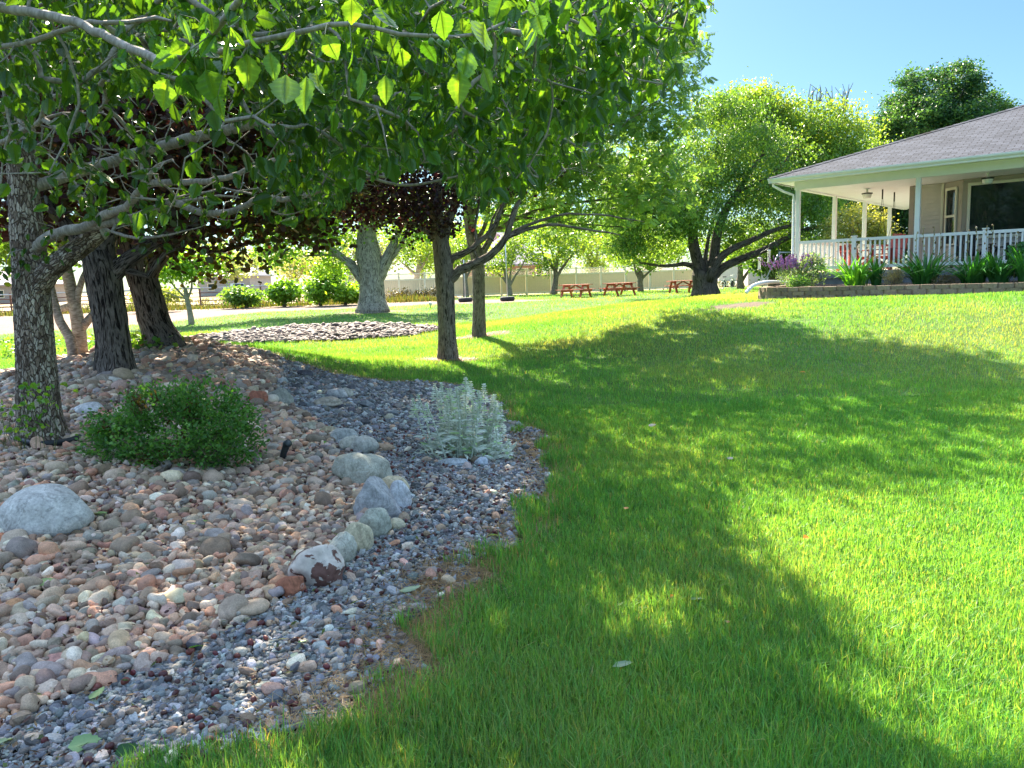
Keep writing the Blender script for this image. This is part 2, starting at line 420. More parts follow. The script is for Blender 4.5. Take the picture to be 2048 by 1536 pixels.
for (n, y0, y1, pw, tri) in ((680000, 1.9, 9., 1.3, False), (480000, 9., 26., 1.25, True), (150000, 26., 57., 1.0, True)):
    x, y = sample_xy(int(n*1.2), y0*.6, y1, pw, (1.0 if y0 < 3 else .85), rg)
    ok = lawn_ok(x, y); x = x[ok]; y = y[ok]; n = len(x)
    tuft = vnoise(x, y, 5., 31); big = vnoise(x, y, .9, 32)
    h = (.032+.026*tuft+.022*big)*rg.uniform(.6, 1.35, n)
    if y1 < 30 and y0 < 3:
        e = segdist(x, y, LE); near = np.exp(-(e/.24)**2)
        h *= 1+.55*near*rg.uniform(0, 1.2, n); keep = rg.random(n) > .80*near*(tuft < .62)
        x, y, h, near = x[keep], y[keep], h[keep], near[keep]; n = len(x)
        rare = rg.random(n) < .03; h[rare] *= 1.5; h *= 1+.28*np.clip((4.2-y)/2, 0, 1)
    else: near = np.zeros(n)
    w = (.0017+.00062*y)*rg.uniform(.7, 1.2, n)
    h = h*np.clip(1+.006*y, 1, 1.3)
    aw, bw = hab(x, y); h = np.where((np.abs(bw+2.95) < .5) & (aw > -.6), h*.45, h)
    col = grass_colour(x, y, rg)
    st = (near > .35) & (rg.random(n) < .07); col[st] = np.array([.40, .31, .17])*rg.uniform(.6, 1.2, (st.sum(), 1))
    parts.append(blades('g', x, y, h, w, np.abs(rg.normal(.35, .28, n)).clip(0, 1.1), col, rg, tri))
def join(parts):
    V = []; F3 = []; F4 = []; C = []; o = 0
    for v, f, c in parts:
        for q in f: (F3 if q.shape[1] == 3 else F4).append(q+o)
        V.append(v); C.append(c); o += len(v)
    return np.vstack(V), [np.vstack(q) for q in (F3, F4) if q], np.vstack(C)
V, F, C_ = join(parts)
kind(mk('lawn_grass', V, F, MGRASS, col=C_, loc=(0, 0, 0)), 'stuff')

# dry straw lying along the lawn's edge and in the tree rings
rg = np.random.default_rng(5)
px = []; n = 15000
t = rg.random(n)*(len(LE)-1); k = t.astype(int).clip(0, len(LE)-2); f = (t-k)[:, None]
q = LE[k]*(1-f)+LE[k+1]*f+rg.normal(0, .13, (n, 2))
for cx, cy, r in RINGS[:2]:
    q = np.vstack([q, np.array([cx, cy])+rg.normal(0, .42*r, (900, 2))*[1.2, 1]])
sp = G(1060, 905)[:2]; q = np.vstack([q, sp+rg.normal(0, 1, (1500, 2))*[.12, .35]])
sp = G(900, 1165)[:2]; q = np.vstack([q, sp+rg.normal(0, 1, (1300, 2))*[.14, .14]])
n = len(q); x, y = q.T
L = rg.uniform(.03, .11, n); a = rg.uniform(0, 2*math.pi, n); z = H(x, y)+rg.uniform(.004, .03, n); w = .0016+.0006*y
d = np.stack([np.cos(a), np.sin(a), rg.normal(0, .22, n)], 1)*L[:, None]/2; s = np.stack([-np.sin(a), np.cos(a), 0*a], 1)*(w/2)[:, None]
P = np.stack([x, y, z], 1)
V = np.stack([P-d-s, P-d+s, P+d+s*.4, P+d-s*.4], 1)
C_ = np.repeat((np.array([.42, .33, .20])*rg.uniform(.55, 1.2, (n, 1)))[:, None], 4, 1)
kind(mk('dry_straw', V.reshape(-1, 3), np.arange(4*n).reshape(n, 4), MGRASS, col=C_.reshape(-1, 3), loc=(0, 0, 0)), 'stuff')

# bits of twig, husk and leaf lying over the gravel
n = 9000; y = 1.9+7.5*rg.random(n)**1.4; x = rg.uniform(-.80, .3, n)*y; ok = inpoly(x, y, BED); x, y = x[ok], y[ok]; n = len(x)
L = rg.uniform(.008, .045, n); a = rg.uniform(0, 2*math.pi, n); z = H(x, y)+rg.uniform(.022, .04, n); wd_ = L*rg.uniform(.06, .5, n)
d = np.stack([np.cos(a), np.sin(a), rg.normal(0, .3, n)], 1)*L[:, None]/2; s = np.stack([-np.sin(a), np.cos(a), rg.normal(0, .3, n)], 1)*(wd_/2)[:, None]
P = np.stack([x, y, z], 1); V = np.stack([P-d, P+s, P+d, P-s], 1); lc = np.array([(.12, .075, .045), (.20, .14, .09), (.07, .03, .025), (.30, .23, .15), (.10, .15, .04)])[rg.integers(0, 5, n)]*rg.uniform(.6, 1.2, (n, 1))
kind(mk('leaf_litter', V.reshape(-1, 3), np.arange(4*n).reshape(n, 4), MGRASS, col=np.repeat(lc, 4, 0), loc=(0, 0, 0)), 'stuff')
# ------------------------------------------------------------------ gravel
def pebbles(x, y, size, pal, sub, rg, flat=(.45, .75), lift=0., jag=.18, sq=.0):
    Vi, Fi = ICO[sub]; n = len(x); m_ = len(Vi)
    nv = 24; base = []
    for _ in range(nv):
        fr = rg.normal(0, 1, (5, 3)); am = rg.uniform(.3, 1, 5)*jag
        v = Vi.copy()
        if sq: v = np.sign(v)*np.abs(v)**(1-sq)
        r = 1+sum(a*np.sin(v@f*1.6+p) for f, a, p in zip(fr, am, rg.uniform(0, 6, 5)))
        base.append(v*r[:, None])
    base = np.array(base)[rg.integers(0, nv, n)]
    sc = np.stack([rg.uniform(.85, 1.3, n), rg.uniform(.6, .95, n), rg.uniform(*flat, n)], 1)*(size/2)[:, None]
    base = base*sc[:, None]
    a = rg.uniform(0, 2*math.pi, n); tx = rg.normal(0, .32, n); ty = rg.normal(0, .32, n)
    X, Y, Z = base[..., 0], base[..., 1], base[..., 2]
    Y, Z = Y*np.cos(tx)[:, None]-Z*np.sin(tx)[:, None], Y*np.sin(tx)[:, None]+Z*np.cos(tx)[:, None]
    X, Z = X*np.cos(ty)[:, None]+Z*np.sin(ty)[:, None], -X*np.sin(ty)[:, None]+Z*np.cos(ty)[:, None]
    X, Y = X*np.cos(a)[:, None]-Y*np.sin(a)[:, None], X*np.sin(a)[:, None]+Y*np.cos(a)[:, None]
    V = np.stack([X+x[:, None], Y+y[:, None], Z+(H(x, y)+sc[:, 2]*.55+lift)[:, None]], -1)
    pal = np.asarray(pal); c = pal[rg.integers(0, len(pal), n)]*rg.uniform(.72, 1.28, (n, 1))
    c = c*(1+rg.normal(0, .04, (n, 3)))
    C = np.repeat(c[:, None], m_, 1)
    F = Fi[None]+(np.arange(n)*m_)[:, None, None]
    return V.reshape(-1, 3), [F.reshape(-1, 3)], C.reshape(-1, 3)
def jgrid(x0, x1, y0, y1, s, rg, j=.42):
    gx = np.arange(x0, x1, s); gy = np.arange(y0, y1, s*.87)
    X, Y = np.meshgrid(gx, gy); X = X+(np.arange(len(gy)) % 2)[:, None]*s*.5
    X = X.ravel()+rg.uniform(-j, j, X.size)*s; Y = Y.ravel()+rg.uniform(-j, j, Y.size)*s
    return X, Y
def inview(x, y, m_=.12): return (np.abs(x) < (.67+m_)*y+.7) & (y > 1.7)
RIVER = [(.31, .235, .18), (.38, .29, .225), (.43, .32, .25), (.23, .185, .15), (.29, .27, .26), (.44, .26, .18), (.50, .43, .35), (.16, .115, .09), (.36, .30, .24), (.27, .215, .18), (.40, .235, .17), (.25, .235, .23), (.55, .49, .42), (.19, .15, .125), (.33, .25, .20)]
GREYP = [(.13, .138, .148), (.17, .18, .195), (.24, .25, .26), (.10, .108, .115), (.19, .19, .19), (.15, .16, .18), (.31, .32, .33), (.08, .083, .088), (.22, .19, .165), (.14, .12, .11)]
RIVER = np.minimum(np.array(RIVER)*(1.32, 1.2, 1.08), .7)
GREYP = np.array(GREYP)*(1.45, 1.40, 1.34)
rg = np.random.default_rng(8)
MSTONE = m_stone('pebble_stone', 40, .22, .25, .75, .004)
def in_river(x, y): return inpoly(x, y, BED) & ~inpoly(x, y, GREY)
parts = []
for (y0, y1, s, sub) in ((1.7, 4.3, .037, 2), (4.3, 8., .038, 1), (8., 17., .054, 1)):
    x, y = jgrid(-10, 1.5, y0, y1, s, rg); xw, yw = wobble(x, y, .07)
    ok = in_river(xw, yw) & inview(x, y); x, y = x[ok], y[ok]
    sz = s*1.2*np.exp(rg.normal(0, .36, len(x)))
    parts.append(pebbles(x, y, sz, RIVER, sub, rg, (.45, .85), 0, .19, .22))
    m_ = rg.random(len(x)) < .30; x2 = x[m_]+rg.uniform(-.5, .5, m_.sum())*s; y2 = y[m_]+rg.uniform(-.5, .5, m_.sum())*s
    sz = s*1.15*np.exp(rg.normal(0, .3, len(x2)))
    parts.append(pebbles(x2, y2, sz, RIVER, sub, rg, (.45, .85), s*.46, .2, .22))
V, F, C_ = join(parts); kind(mk('river_rock_gravel', V, F, MSTONE, col=C_, smooth_=True, loc=(0, 0, 0)), 'stuff')
parts = []
for (y0, y1, s, sub) in ((1.7, 3.6, .0165, 1), (3.6, 7.5, .021, 0), (7.5, 16., .036, 0)):
    x, y = jgrid(-6, 2.5, y0, y1, s, rg); xw, yw = wobble(x, y, .09)
    ok = inpoly(xw, yw, GREY) & inview(x, y); x, y = x[ok], y[ok]
    sz = s*1.3*np.exp(rg.normal(0, .30, len(x)))
    parts.append(pebbles(x, y, sz, GREYP, sub, rg, (.4, .8), 0, .2, .2))
    m_ = rg.random(len(x)) < .35; x2, y2 = x[m_]+s*.4, y[m_]-s*.3
    parts.append(pebbles(x2, y2, s*1.2*np.exp(rg.normal(0, .35, len(x2))), GREYP, sub, rg, (.4, .8), s*.4, .2, .2))
    m_ = rg.random(len(x)) < .012; parts.append(pebbles(x[m_], y[m_], .05*np.exp(rg.normal(0, .25, m_.sum())), RIVER, max(sub, 1), rg, (.5, .8), .008, .14, .15))
V, F, C_ = join(parts); kind(mk('grey_gravel', V, F, MSTONE, col=C_, smooth_=False, loc=(0, 0, 0)), 'stuff')
# fallen maroon crabapples / pods over both gravels
x, y = jgrid(-8, 1.5, 1.7, 8., .10, rg, .5); ok = inpoly(x, y, BED) & inview(x, y) & (rg.random(len(x)) < 1.0*(.3+1.4*vnoise(x, y, 1.2, 9))); x, y = x[ok], y[ok]
V, F, C_ = pebbles(x, y, rg.uniform(.02, .034, len(x)), [(.10, .012, .014), (.07, .012, .012), (.14, .03, .02), (.05, .015, .012)], 2, rg, (.85, 1.), .012, .05)
m_fruit = m_plain('fallen_fruit_skin', (1, 1, 1), .45, .2, 60, usecol=True)
kind(mk('fallen_crabapples', V, F, m_fruit, col=C_, smooth_=True, loc=(0, 0, 0)), 'stuff')
# second bed out on the lawn
x, y = jgrid(-10, -1.4, 19.5, 26, .085, rg); ok = q2(x, y) < 1.0; x, y = x[ok], y[ok]
CH = [(.15, .115, .10), (.19, .14, .125), (.11, .085, .08), (.22, .17, .145), (.17, .12, .10), (.08, .065, .06)]
V, F, C_ = pebbles(x, y, .125*np.exp(rg.normal(0, .25, len(x))), CH, 1, rg, (.35, .7), 0, .18, .1)
kind(mk('island_bed_gravel', V, F, MSTONE, col=C_, smooth_=True, loc=(0, 0, 0)), 'stuff')

# ------------------------------------------------------------------ single rocks
def rock(px, py, wpx, hpx, col, label, seed, depth=.8, jag=.16, sub=4, cuts=3, mat=None, sink=.25, name='rock', yaw=None, cat='rock', group=None, tilt=0):
    g = G(px, py); sc = g[1]/FPX*1.02; w = wpx*sc; h = hpx*sc; rr = np.random.default_rng(seed)
    Vi, Fi = ICO[sub]; v = Vi.copy()
    f = rr.normal(0, 1, (7, 3)); am = rr.uniform(.3, 1, 7)*jag; ph = rr.uniform(0, 6, 7)
    v = v*(1+sum(a*np.sin(v@ff*1.5+p) for ff, a, p in zip(f, am, ph)))[:, None]
    for _ in range(cuts):
        n = rr.normal(0, 1, 3); n[2] = abs(n[2])*.6; n /= np.linalg.norm(n); d = rr.uniform(.66, .86)
        e = np.maximum(0, v@n-d); v = v-e[:, None]*n*.88
    fr2 = rr.normal(0, 4.5, (6, 3)); v = v*(1+.018*sum(np.sin(v@ff+p) for ff, p in zip(fr2, ph)))[:, None]
    v -= (v.max(0)+v.min(0))/2; v /= (v.max(0)-v.min(0))/2
    hh = h/(2-2*sink)*.86; depth = max(depth, .85)
    v = v*[w/2, w/2*depth, hh]
    if tilt: c_, s_ = math.cos(tilt), math.sin(tilt); v = np.stack([v[:, 0]*c_-v[:, 2]*s_, v[:, 1], v[:, 0]*s_+v[:, 2]*c_], 1)
    if yaw: c_, s_ = math.cos(yaw), math.sin(yaw); v = np.stack([v[:, 0]*c_-v[:, 1]*s_, v[:, 0]*s_+v[:, 1]*c_, v[:, 2]], 1)
    base = np.array([g[0], g[1]+w/2*depth*.6, 0.]); base[2] = H(base[0], base[1])
    v = v+base+[0, 0, hh*(1-2*sink)]
    C = np.broadcast_to(np.asarray(col, float)*(1.45, 1.36, 1.24), v.shape)
    o = mk(name, v, Fi, mat or MROCK, col=C, smooth_=True, loc=base); tag(o, label, cat, group); return o
MROCK = m_stone('boulder_stone', 16, .36, .75, .85, .008, True)
m, nt, bs, out = newmat('flaking_white_rock'); co = objco(nt)
f = noise(nt, co, 9., 6, .6, .4)
patch = ramp(nt, f, [(.52, 0.), (.54, 1.)])
brn = ramp(nt, noise(nt, co, 40, 5), [(.3, (.10, .04, .03)), (.7, (.20, .10, .08))]); wht = ramp(nt, noise(nt, co, 28, 5), [(.3, (.48, .40, .35)), (.7, (.72, .63, .56))])
nt.links.new(mixc(nt, 'MIX', patch, wht, brn), bs.inputs['Base Color']); bs.inputs['Roughness'].default_value = .8; bump(nt, bs, patch, .35, .004)
MPAINT = m
ROCKS = [
 (68, 1068, 200, 98, (.36, .37, .38), 'large smooth grey boulder half buried in river rock', dict(seed=1, jag=.07, cuts=1, sink=.35, depth=.75, sub=4)),
 (632, 1172, 118, 98, (.5, .45, .4), 'white crusted boulder with flaking brown patches', dict(seed=2, jag=.08, cuts=1, mat=MPAINT, sink=.25, tilt=-.25)),
 (578, 1192, 66, 46, (.27, .11, .07), 'rust red stone leaning on the white crusted boulder', dict(seed=3, jag=.1, cuts=4)),
 (680, 1132, 66, 76, (.33, .34, .31), 'pale striped stone next up the edging from the white crusted boulder', dict(seed=24, jag=.06, cuts=2, depth=1.)),
 (717, 1104, 60, 68, (.38, .35, .26), 'grey stone with a tan lower face in the edging row', dict(seed=5, jag=.06, cuts=2)),
 (748, 1077, 70, 70, (.29, .31, .28), 'blunt greenish grey stone under the big angular edging rock', dict(seed=16, jag=.06, cuts=2)),
 (752, 1036, 102, 92, (.27, .28, .31), 'big angular blue grey rock in the edging row', dict(seed=27, jag=.1, cuts=6, depth=.9)),
 (800, 1018, 46, 66, (.42, .44, .50), 'upright pale bluish slab at the end of the edging rocks', dict(seed=8, jag=.08, cuts=5, depth=.5)),
 (722, 970, 128, 66, (.30, .31, .28), 'long rounded grey green boulder in the edging row', dict(seed=29, jag=.08, cuts=3, depth=.9, tilt=-.35)),
 (786, 990, 64, 40, (.42, .37, .27), 'tan nose of rock behind the angular blue grey rock', dict(seed=30, jag=.08, cuts=2, tilt=-.3)),
 (728, 908, 58, 40, (.33, .34, .33), 'wedge shaped pale rock above the long rounded boulder', dict(seed=31, jag=.1, cuts=4)),
 (700, 902, 52, 34, (.36, .36, .33), 'small oval rock touching the wedge shaped rock', dict(seed=32, jag=.06, cuts=1)),
 (686, 884, 56, 30, (.28, .30, .31), 'flat mottled rock topmost of the pale edging group', dict(seed=33, jag=.08, cuts=3)),
 (621, 862, 46, 20, (.30, .29, .24), 'pointed olive grey rock lying on dark gravel', dict(seed=34, jag=.1, cuts=3)),
 (655, 870, 34, 20, (.30, .26, .18), 'small tan cobble beside the pointed olive rock', dict(seed=35, jag=.06, cuts=1)),
 (583, 854, 26, 14, (.26, .28, .30), 'small blue grey cobble left of the pointed olive rock', dict(seed=36, jag=.06, cuts=1)),
 (652, 816, 62, 24, (.30, .27, .23), 'flat tan rock lying before two pale rounded rocks', dict(seed=37, jag=.06, cuts=1, depth=.7)),
 (673, 797, 40, 22, (.36, .36, .38), 'pale lilac grey rock behind the flat tan rock', dict(seed=38, jag=.08, cuts=2)),
 (690, 795, 32, 22, (.36, .35, .32), 'pale rounded rock wedged beside the lilac grey one', dict(seed=39, jag=.06, cuts=1)),
 (704, 785, 26, 20, (.11, .11, .13), 'dark slate cobble at the back of the rock group', dict(seed=40, jag=.06, cuts=1)),
 (515, 811, 38, 34, (.30, .12, .08), 'square orange red stone beside the green shrub', dict(seed=41, jag=.05, cuts=6, depth=.9)),
 (559, 812, 52, 40, (.21, .22, .20), 'dark grey boulder beside the square red stone', dict(seed=42, jag=.1, cuts=4, depth=.9)),
 (606, 754, 36, 16, (.07, .07, .09), 'flat black rock near the far lawn edge', dict(seed=43, jag=.08, cuts=3)),
 (172, 830, 58, 26, (.42, .43, .46), 'white topped rock between the flaky trunk and the shrub', dict(seed=44, jag=.08, cuts=3)),
 (205, 770, 62, 22, (.26, .22, .18), 'brown rock at the foot of the dark furrowed trunk', dict(seed=45, jag=.08, cuts=3)),
 (904, 934, 66, 16, (.27, .31, .36), 'thin blue slate slab under the silvery plant', dict(seed=46, jag=.08, cuts=4, depth=.6)),
 (962, 934, 30, 22, (.33, .38, .46), 'pale blue chunk of stone at the foot of the silvery plant', dict(seed=47, jag=.1, cuts=5)),
 (2, 1098, 46, 34, (.40, .17, .10), 'salmon orange stone just below the large boulder', dict(seed=48, jag=.06, cuts=2)),
 (22, 1226, 48, 30, (.36, .20, .11), 'orange brown oval stone in the river rock', dict(seed=49, jag=.04, cuts=1)),
 (113, 1330, 58, 22, (.36, .20, .18), 'flat rose pink stone lying low in the river rock', dict(seed=50, jag=.06, cuts=1)) ,
]
for (px, py, w, h, col, lab, kw) in ROCKS:
    rock(px, py, w, h, col, lab, **kw)
# ------------------------------------------------------------------ trees
def catmull(P, step):
    P = np.asarray(P, float); out = [P[0]]
    Q = np.vstack([2*P[0]-P[1], P, 2*P[-1]-P[-2]])
    for i in range(1, len(Q)-2):
        p0, p1, p2, p3 = Q[i-1:i+3]; n = max(1, int(np.linalg.norm((p2-p1)[:3])/step))
        for t in np.arange(1, n+1)/n:
            out.append(.5*((2*p1)+(-p0+p2)*t+(2*p0-5*p1+4*p2-p3)*t*t+(-p0+3*p1-3*p2+p3)*t**3))
    return np.array(out)
class Wood:
    def __init__(s, seed, rt=.006, e=2.3):
        s.rg = np.random.default_rng(seed); s.P = np.zeros((60000, 3)); s.n = 0; s.par = []; s.r0 = []; s.ok = np.zeros(60000, bool); s.len = np.zeros(60000); s.rt = rt; s.e = e; s.tips = []; s.rk = []
    def node(s, p, par, r0=0., ok=True):
        i = s.n; s.P[i] = p; s.par.append(par); s.r0.append(r0); s.ok[i] = ok
        s.len[i] = (s.len[par]+np.linalg.norm(p-s.P[par])) if par >= 0 else 0; s.n += 1; return i
    def limb(s, pts, step=.12, ok=True, wob=0., attach=None):
        """pts: rows (x,y,z,r); hooks on to the nearest node unless it is the first"""
        P = catmull(pts, step)
        if s.n == 0: par = -1
        elif attach is not None: par = attach
        else: par = int(np.argmin(((s.P[:s.n]-P[0, :3])**2).sum(1)))
        ids = []
        for k, p in enumerate(P):
            q = p[:3]+(s.rg.normal(0, wob, 3) if wob and k else 0)
            par = s.node(q, par, max(p[3], 0), ok if not callable(ok) else ok(q)); ids.append(par)
        return ids
    def grow(s, T, seg=.3, wob=.12, bend=.35, lw=.08, order=None):
        T = np.asarray(T); 
        d0 = ((T-s.P[s.n-1])**2).sum(1) if order is None else order
        if order is None:
            idx = np.where(s.ok[:s.n])[0]; d0 = np.array([((s.P[idx]-t)**2).sum(1).min() for t in T])
        for t in T[np.argsort(d0)]:
            c = np.sqrt(((s.P[:s.n]-t)**2).sum(1))+lw*s.len[:s.n]; c[~s.ok[:s.n]] = 1e9
            i = int(np.argmin(c)); p = s.P[i]; d = np.linalg.norm(t-p)
            if d < .02: s.tips.append(i); continue
            pd = p-s.P[s.par[i]] if s.par[i] >= 0 else t-p; pd = pd/(np.linalg.norm(pd)+1e-9)
            ctrl = p+(pd*.5+(t-p)/d*.5)*d*bend+s.rg.normal(0, wob*d*.5, 3); k = max(2, int(d/seg)+1); par = i
            for u in np.arange(1, k+1)/k:
                q = (1-u)**2*p+2*u*(1-u)*ctrl+u*u*t
                if u < 1: q = q+s.rg.normal(0, wob*.12*min(d, 1.), 3)
                par = s.node(q, par)
            s.tips.append(par)
    def mesh(s, sides=(4, 6, 10, 18), rough=.0):
        n = s.n; A = np.zeros(n); r0 = np.array(s.r0); ch = [[] for _ in range(n)]
        for i in range(n-1, -1, -1):
            if A[i] == 0: A[i] = s.rt**s.e
            A[i] = max(A[i], r0[i]**s.e) if r0[i] > 0 else A[i]
            if s.par[i] >= 0:
                if r0[s.par[i]] == 0: A[s.par[i]] += A[i]
                ch[s.par[i]].append(i)
        r = A**(1/s.e); r = np.where(r0 > 0, r0, r); s.r = r
        V = []; F = []; B = []; o = 0; st = [(0, None)]
        while st:
            i, pre = st.pop(); chain = [] if pre is None else [pre]; rad = []
            c = i
            while True:
                chain.append(c)
                if not ch[c]: break
                k = max(ch[c], key=lambda q: r[q])
                for q in ch[c]:
                    if q != k: st.append((q, c))
                c = k
            rr = r[chain].copy()
            if pre is not None: rr[0] = min(rr[0], rr[1]*1.25)
            rr[-1] *= .5
            if len(chain) < 2: continue
            m_ = rr.max(); ns = sides[0] if m_ < .012 else sides[1] if m_ < .035 else sides[2] if m_ < .09 else sides[3]
            v, f, b = tube_arrays(s.P[chain], rr, ns, s.rg.uniform(0, 9), rough if m_ > .05 else 0, s.rg)
            V.append(v); F.append(f+o); B.append(b); o += len(v)
        return np.vstack(V), np.vstack(F), np.vstack(B)

def rot_basis(u, rg, nup=.0):
    """orthonormal (u, side, normal) with normal pulled toward +Z by nup"""
    n = rg.normal(0, 1, u.shape); n[:, 2] += nup*2.2
    n -= u*(n*u).sum(1, keepdims=True); n /= np.linalg.norm(n, axis=1, keepdims=True)+1e-9
    return np.cross(n, u), n
def _veined(c, shape):
    if shape == 'lobed': c = c.copy(); c[:, :12] *= [1.5, 1.3, 1.35]
    if shape == 'fine':
        c = c.copy(); c[:, :25] *= [1.55, 1.35, 1.4]; v = np.where(np.arange(25) % 4 == 1, 1.28, .95)[None, :, None]
        c[:, 25:50] *= v; c[:, 75:100] *= v
    return c
def leaf_mesh(P, u, L, W, col, rg, shape='diamond', nup=.5, curl=.15):
    N = len(P); u = u/(np.linalg.norm(u, axis=1, keepdims=True)+1e-9); sd, nn = rot_basis(u, rg, nup)
    if shape == 'diamond':
        T = np.array([[0, 0, 0], [.42, .5, -.12], [1., 0, -curl], [.42, -.5, -.12]]); F0 = np.array([[0, 1, 2], [0, 2, 3]])
    elif shape == 'round':
        T = np.array([[0, 0, 0], [.25, .42, -.06], [.65, .48, -.1], [1., 0, -curl], [.65, -.48, -.1], [.25, -.42, -.06]]); F0 = np.array([[0, 1, 2], [0, 2, 3], [0, 3, 4], [0, 4, 5]])
    elif shape == 'pinnate':
        T = []; F0 = []
        for k in range(5):
            for sg in (-1, 1):
                b = len(T); x = .1+.19*k; T += [[x, 0, 0], [x+.02, sg*.3, -.05], [x+.22, sg*.42, -.12], [x+.16, sg*.1, -.03]]
                F0 += [[b, b+1, b+2], [b, b+2, b+3]]
        T = np.array(T); F0 = np.array(F0)
    elif shape == 'fine':   # close-up leaf: ovate, toothed, pointed, cupped, with side veins pressed in
        xs = np.linspace(0, 1, 25); w0 = np.interp(xs, [0, .05, .14, .28, .42, .56, .7, .84, .94, 1.], [.0, .16, .36, .49, .50, .44, .34, .19, .07, 0])
        w0 = w0+.035*np.exp(-((xs-.36)/.05)**2)+.03*np.exp(-((xs-.58)/.05)**2)-.02*np.exp(-((xs-.47)/.05)**2); w0[1:-1] += .014*np.where(np.arange(23) % 2 == 0, 1, -1); k = 25; w0[0] = w0[-1] = 0
        T = [[x, 0, -curl*x*x] for x in xs]; F0 = []
        for sg in (1, -1):
            b = len(T); dip = np.where(np.arange(k) % 4 == 1, -.012, .004)
            for f in (.5, 1.):
                for q in range(k): T.append([xs[q]+.05*f*(1-xs[q])*(q > 0), sg*w0[q]*f, -curl*xs[q]**2+.20*w0[q]*f-.14*(w0[q]*f)**2*2+dip[q]*(f < 1)])
            for q in range(k-1):
                for (a0, b0) in ((0, b), (b, b+k)): F0 += [[a0+q, a0+q+1, b0+q+1], [a0+q, b0+q+1, b0+q]]
        T = np.array(T); F0 = np.array(F0)
    else:  # lobed: toothed ovate leaf with side lobes, folded along the midrib
        xs = [0, .10, .22, .30, .40, .48, .55, .66, .74, .84, .92, 1.]
        ws = [0, .30, .46, .50, .46, .50, .43, .41, .30, .23, .11, 0]
        T = [[x, 0, -curl*x*x] for x in xs]; k = len(xs); F0 = []
        for sg in (1, -1):
            b = len(T)
            for q in range(1, k-1): T.append([xs[q]+(.04 if q % 2 else -.02), sg*ws[q], -curl*xs[q]**2+.16*ws[q]])
            F0.append([0, 1, b]); F0.append([k-2, k-1, b+k-3])
            for q in range(1, k-2): F0 += [[q, q+1, b+q], [q, b+q, b+q-1]]
        T = np.array(T); F0 = np.array(F0)
    t = T[None]*np.stack([L, W, L], 1)[:, None]
    if shape in ('lobed', 'fine'): t[..., 2] *= rg.uniform(-.4, 1.6, (N, 1)); t[..., 1] *= 1+rg.normal(0, .05, t.shape[:2])
    V = P[:, None]+t[..., :1]*u[:, None]+t[..., 1:2]*sd[:, None]+t[..., 2:]*nn[:, None]
    F = F0[None]+(np.arange(N)*len(T))[:, None, None]
    return V.reshape(-1, 3), F.reshape(-1, 3), _veined(np.repeat(col[:, None], len(T), 1), shape).reshape(-1, 3)
def pick(pal, n, rg, jit=.22, clump=None, gain=1.7):
    pal = np.asarray(pal, float); gain = gain if np.max(pal) < .3 else 1; w = rg.random(n)
    if clump is not None: w = np.clip(.6*clump+.4*w, 0, .999)
    k = w*(len(pal)-1); i = k.astype(int).clip(0, max(0, len(pal)-2)); f = (k-i)[:, None]
    c = pal[i]*(1-f)+pal[np.minimum(i+1, len(pal)-1)]*f
    return c*gain*rg.uniform(1-jit, 1+jit, (n, 1))
def lump(px, py, Y, rx, ry, rd): return (at(px, py, Y), np.array([rx*Y/FPX, rd, ry*Y/FPX]))
def fill(lumps, n, rg, inner=.35):
    v = np.array([a[1].prod() for a in lumps])**.75; k = rg.choice(len(lumps), n, p=v/v.sum())
    d = rg.normal(0, 1, (n, 3)); d /= np.linalg.norm(d, axis=1, keepdims=True); r = rg.uniform(inner**3, 1, n)**(1/3)
    return np.array([lumps[i][0] for i in k])+d*r[:, None]*np.array([lumps[i][1] for i in k])
def tree(name, label, cat, trunk, limbs, lumps, natt, nleaf, leaf, pal, bark, lmat, seed, group=None, spread=.35, droop=.3, rt=.006, okz=None, seg=.4, wob=.14, sides=(3, 5, 8, 14), rough=.0, crown='crown', jit=.22, nup=.5, keep=None, extra=None, lw=.08, clump_amt=1.):
    w = Wood(seed, rt); base = np.asarray(trunk[0][:3], float); rg = w.rg
    zmin = okz if okz is not None else base[2]+1.2
    w.limb(trunk, .12 if trunk[0][3] > .12 else .2, ok=lambda q: q[2] > zmin)
    for L in limbs: w.limb(L, .2, ok=lambda q: q[2] > zmin-.3, wob=.008)
    A = fill(lumps, natt, rg)
    A = A[A[:, 2] > H(A[:, 0], A[:, 1])+.25]
    if keep is not None: A = A[keep(A)]
    w.grow(A, seg, wob, lw=lw)
    V, F, B = w.mesh(sides, rough)
    root = empty(name, (base[0], base[1], H(base[0], base[1])))
    mk('trunk', V, F, bark, root, None, True, B)
    tips = w.P[np.array(w.tips)]; nt_ = len(tips); k = rg.integers(0, nt_, nleaf)
    clump = rg.random(nt_)[k]
    P = tips[k]+rg.normal(0, 1, (nleaf, 3))*spread*np.array([1, 1, .62])
    if keep is not None:
        q = keep(P); P = P[q]; clump = clump[q]
    P = P[P[:, 2] > H(P[:, 0], P[:, 1])+.1]; n = len(P); clump = clump[:n]
    u = rg.normal(0, 1, (n, 3)); u[:, 2] = u[:, 2]*.5-droop*1.6
    shape, L0, W0 = leaf
    L = L0*rg.uniform(.65, 1.3, n); c = pick(pal, n, rg, jit, clump, 1.1 if lmat is MLP else 1.7)*(1+.22*clump_amt*(clump-.5))[:, None]
    V, F, C = leaf_mesh(P, u, L, W0*L/L0, c, rg, shape, nup)
    mk(crown, V, F, lmat, root, C)
    if extra is not None: extra(root, w, rg)
    tag(root, label, cat, group); return root, w

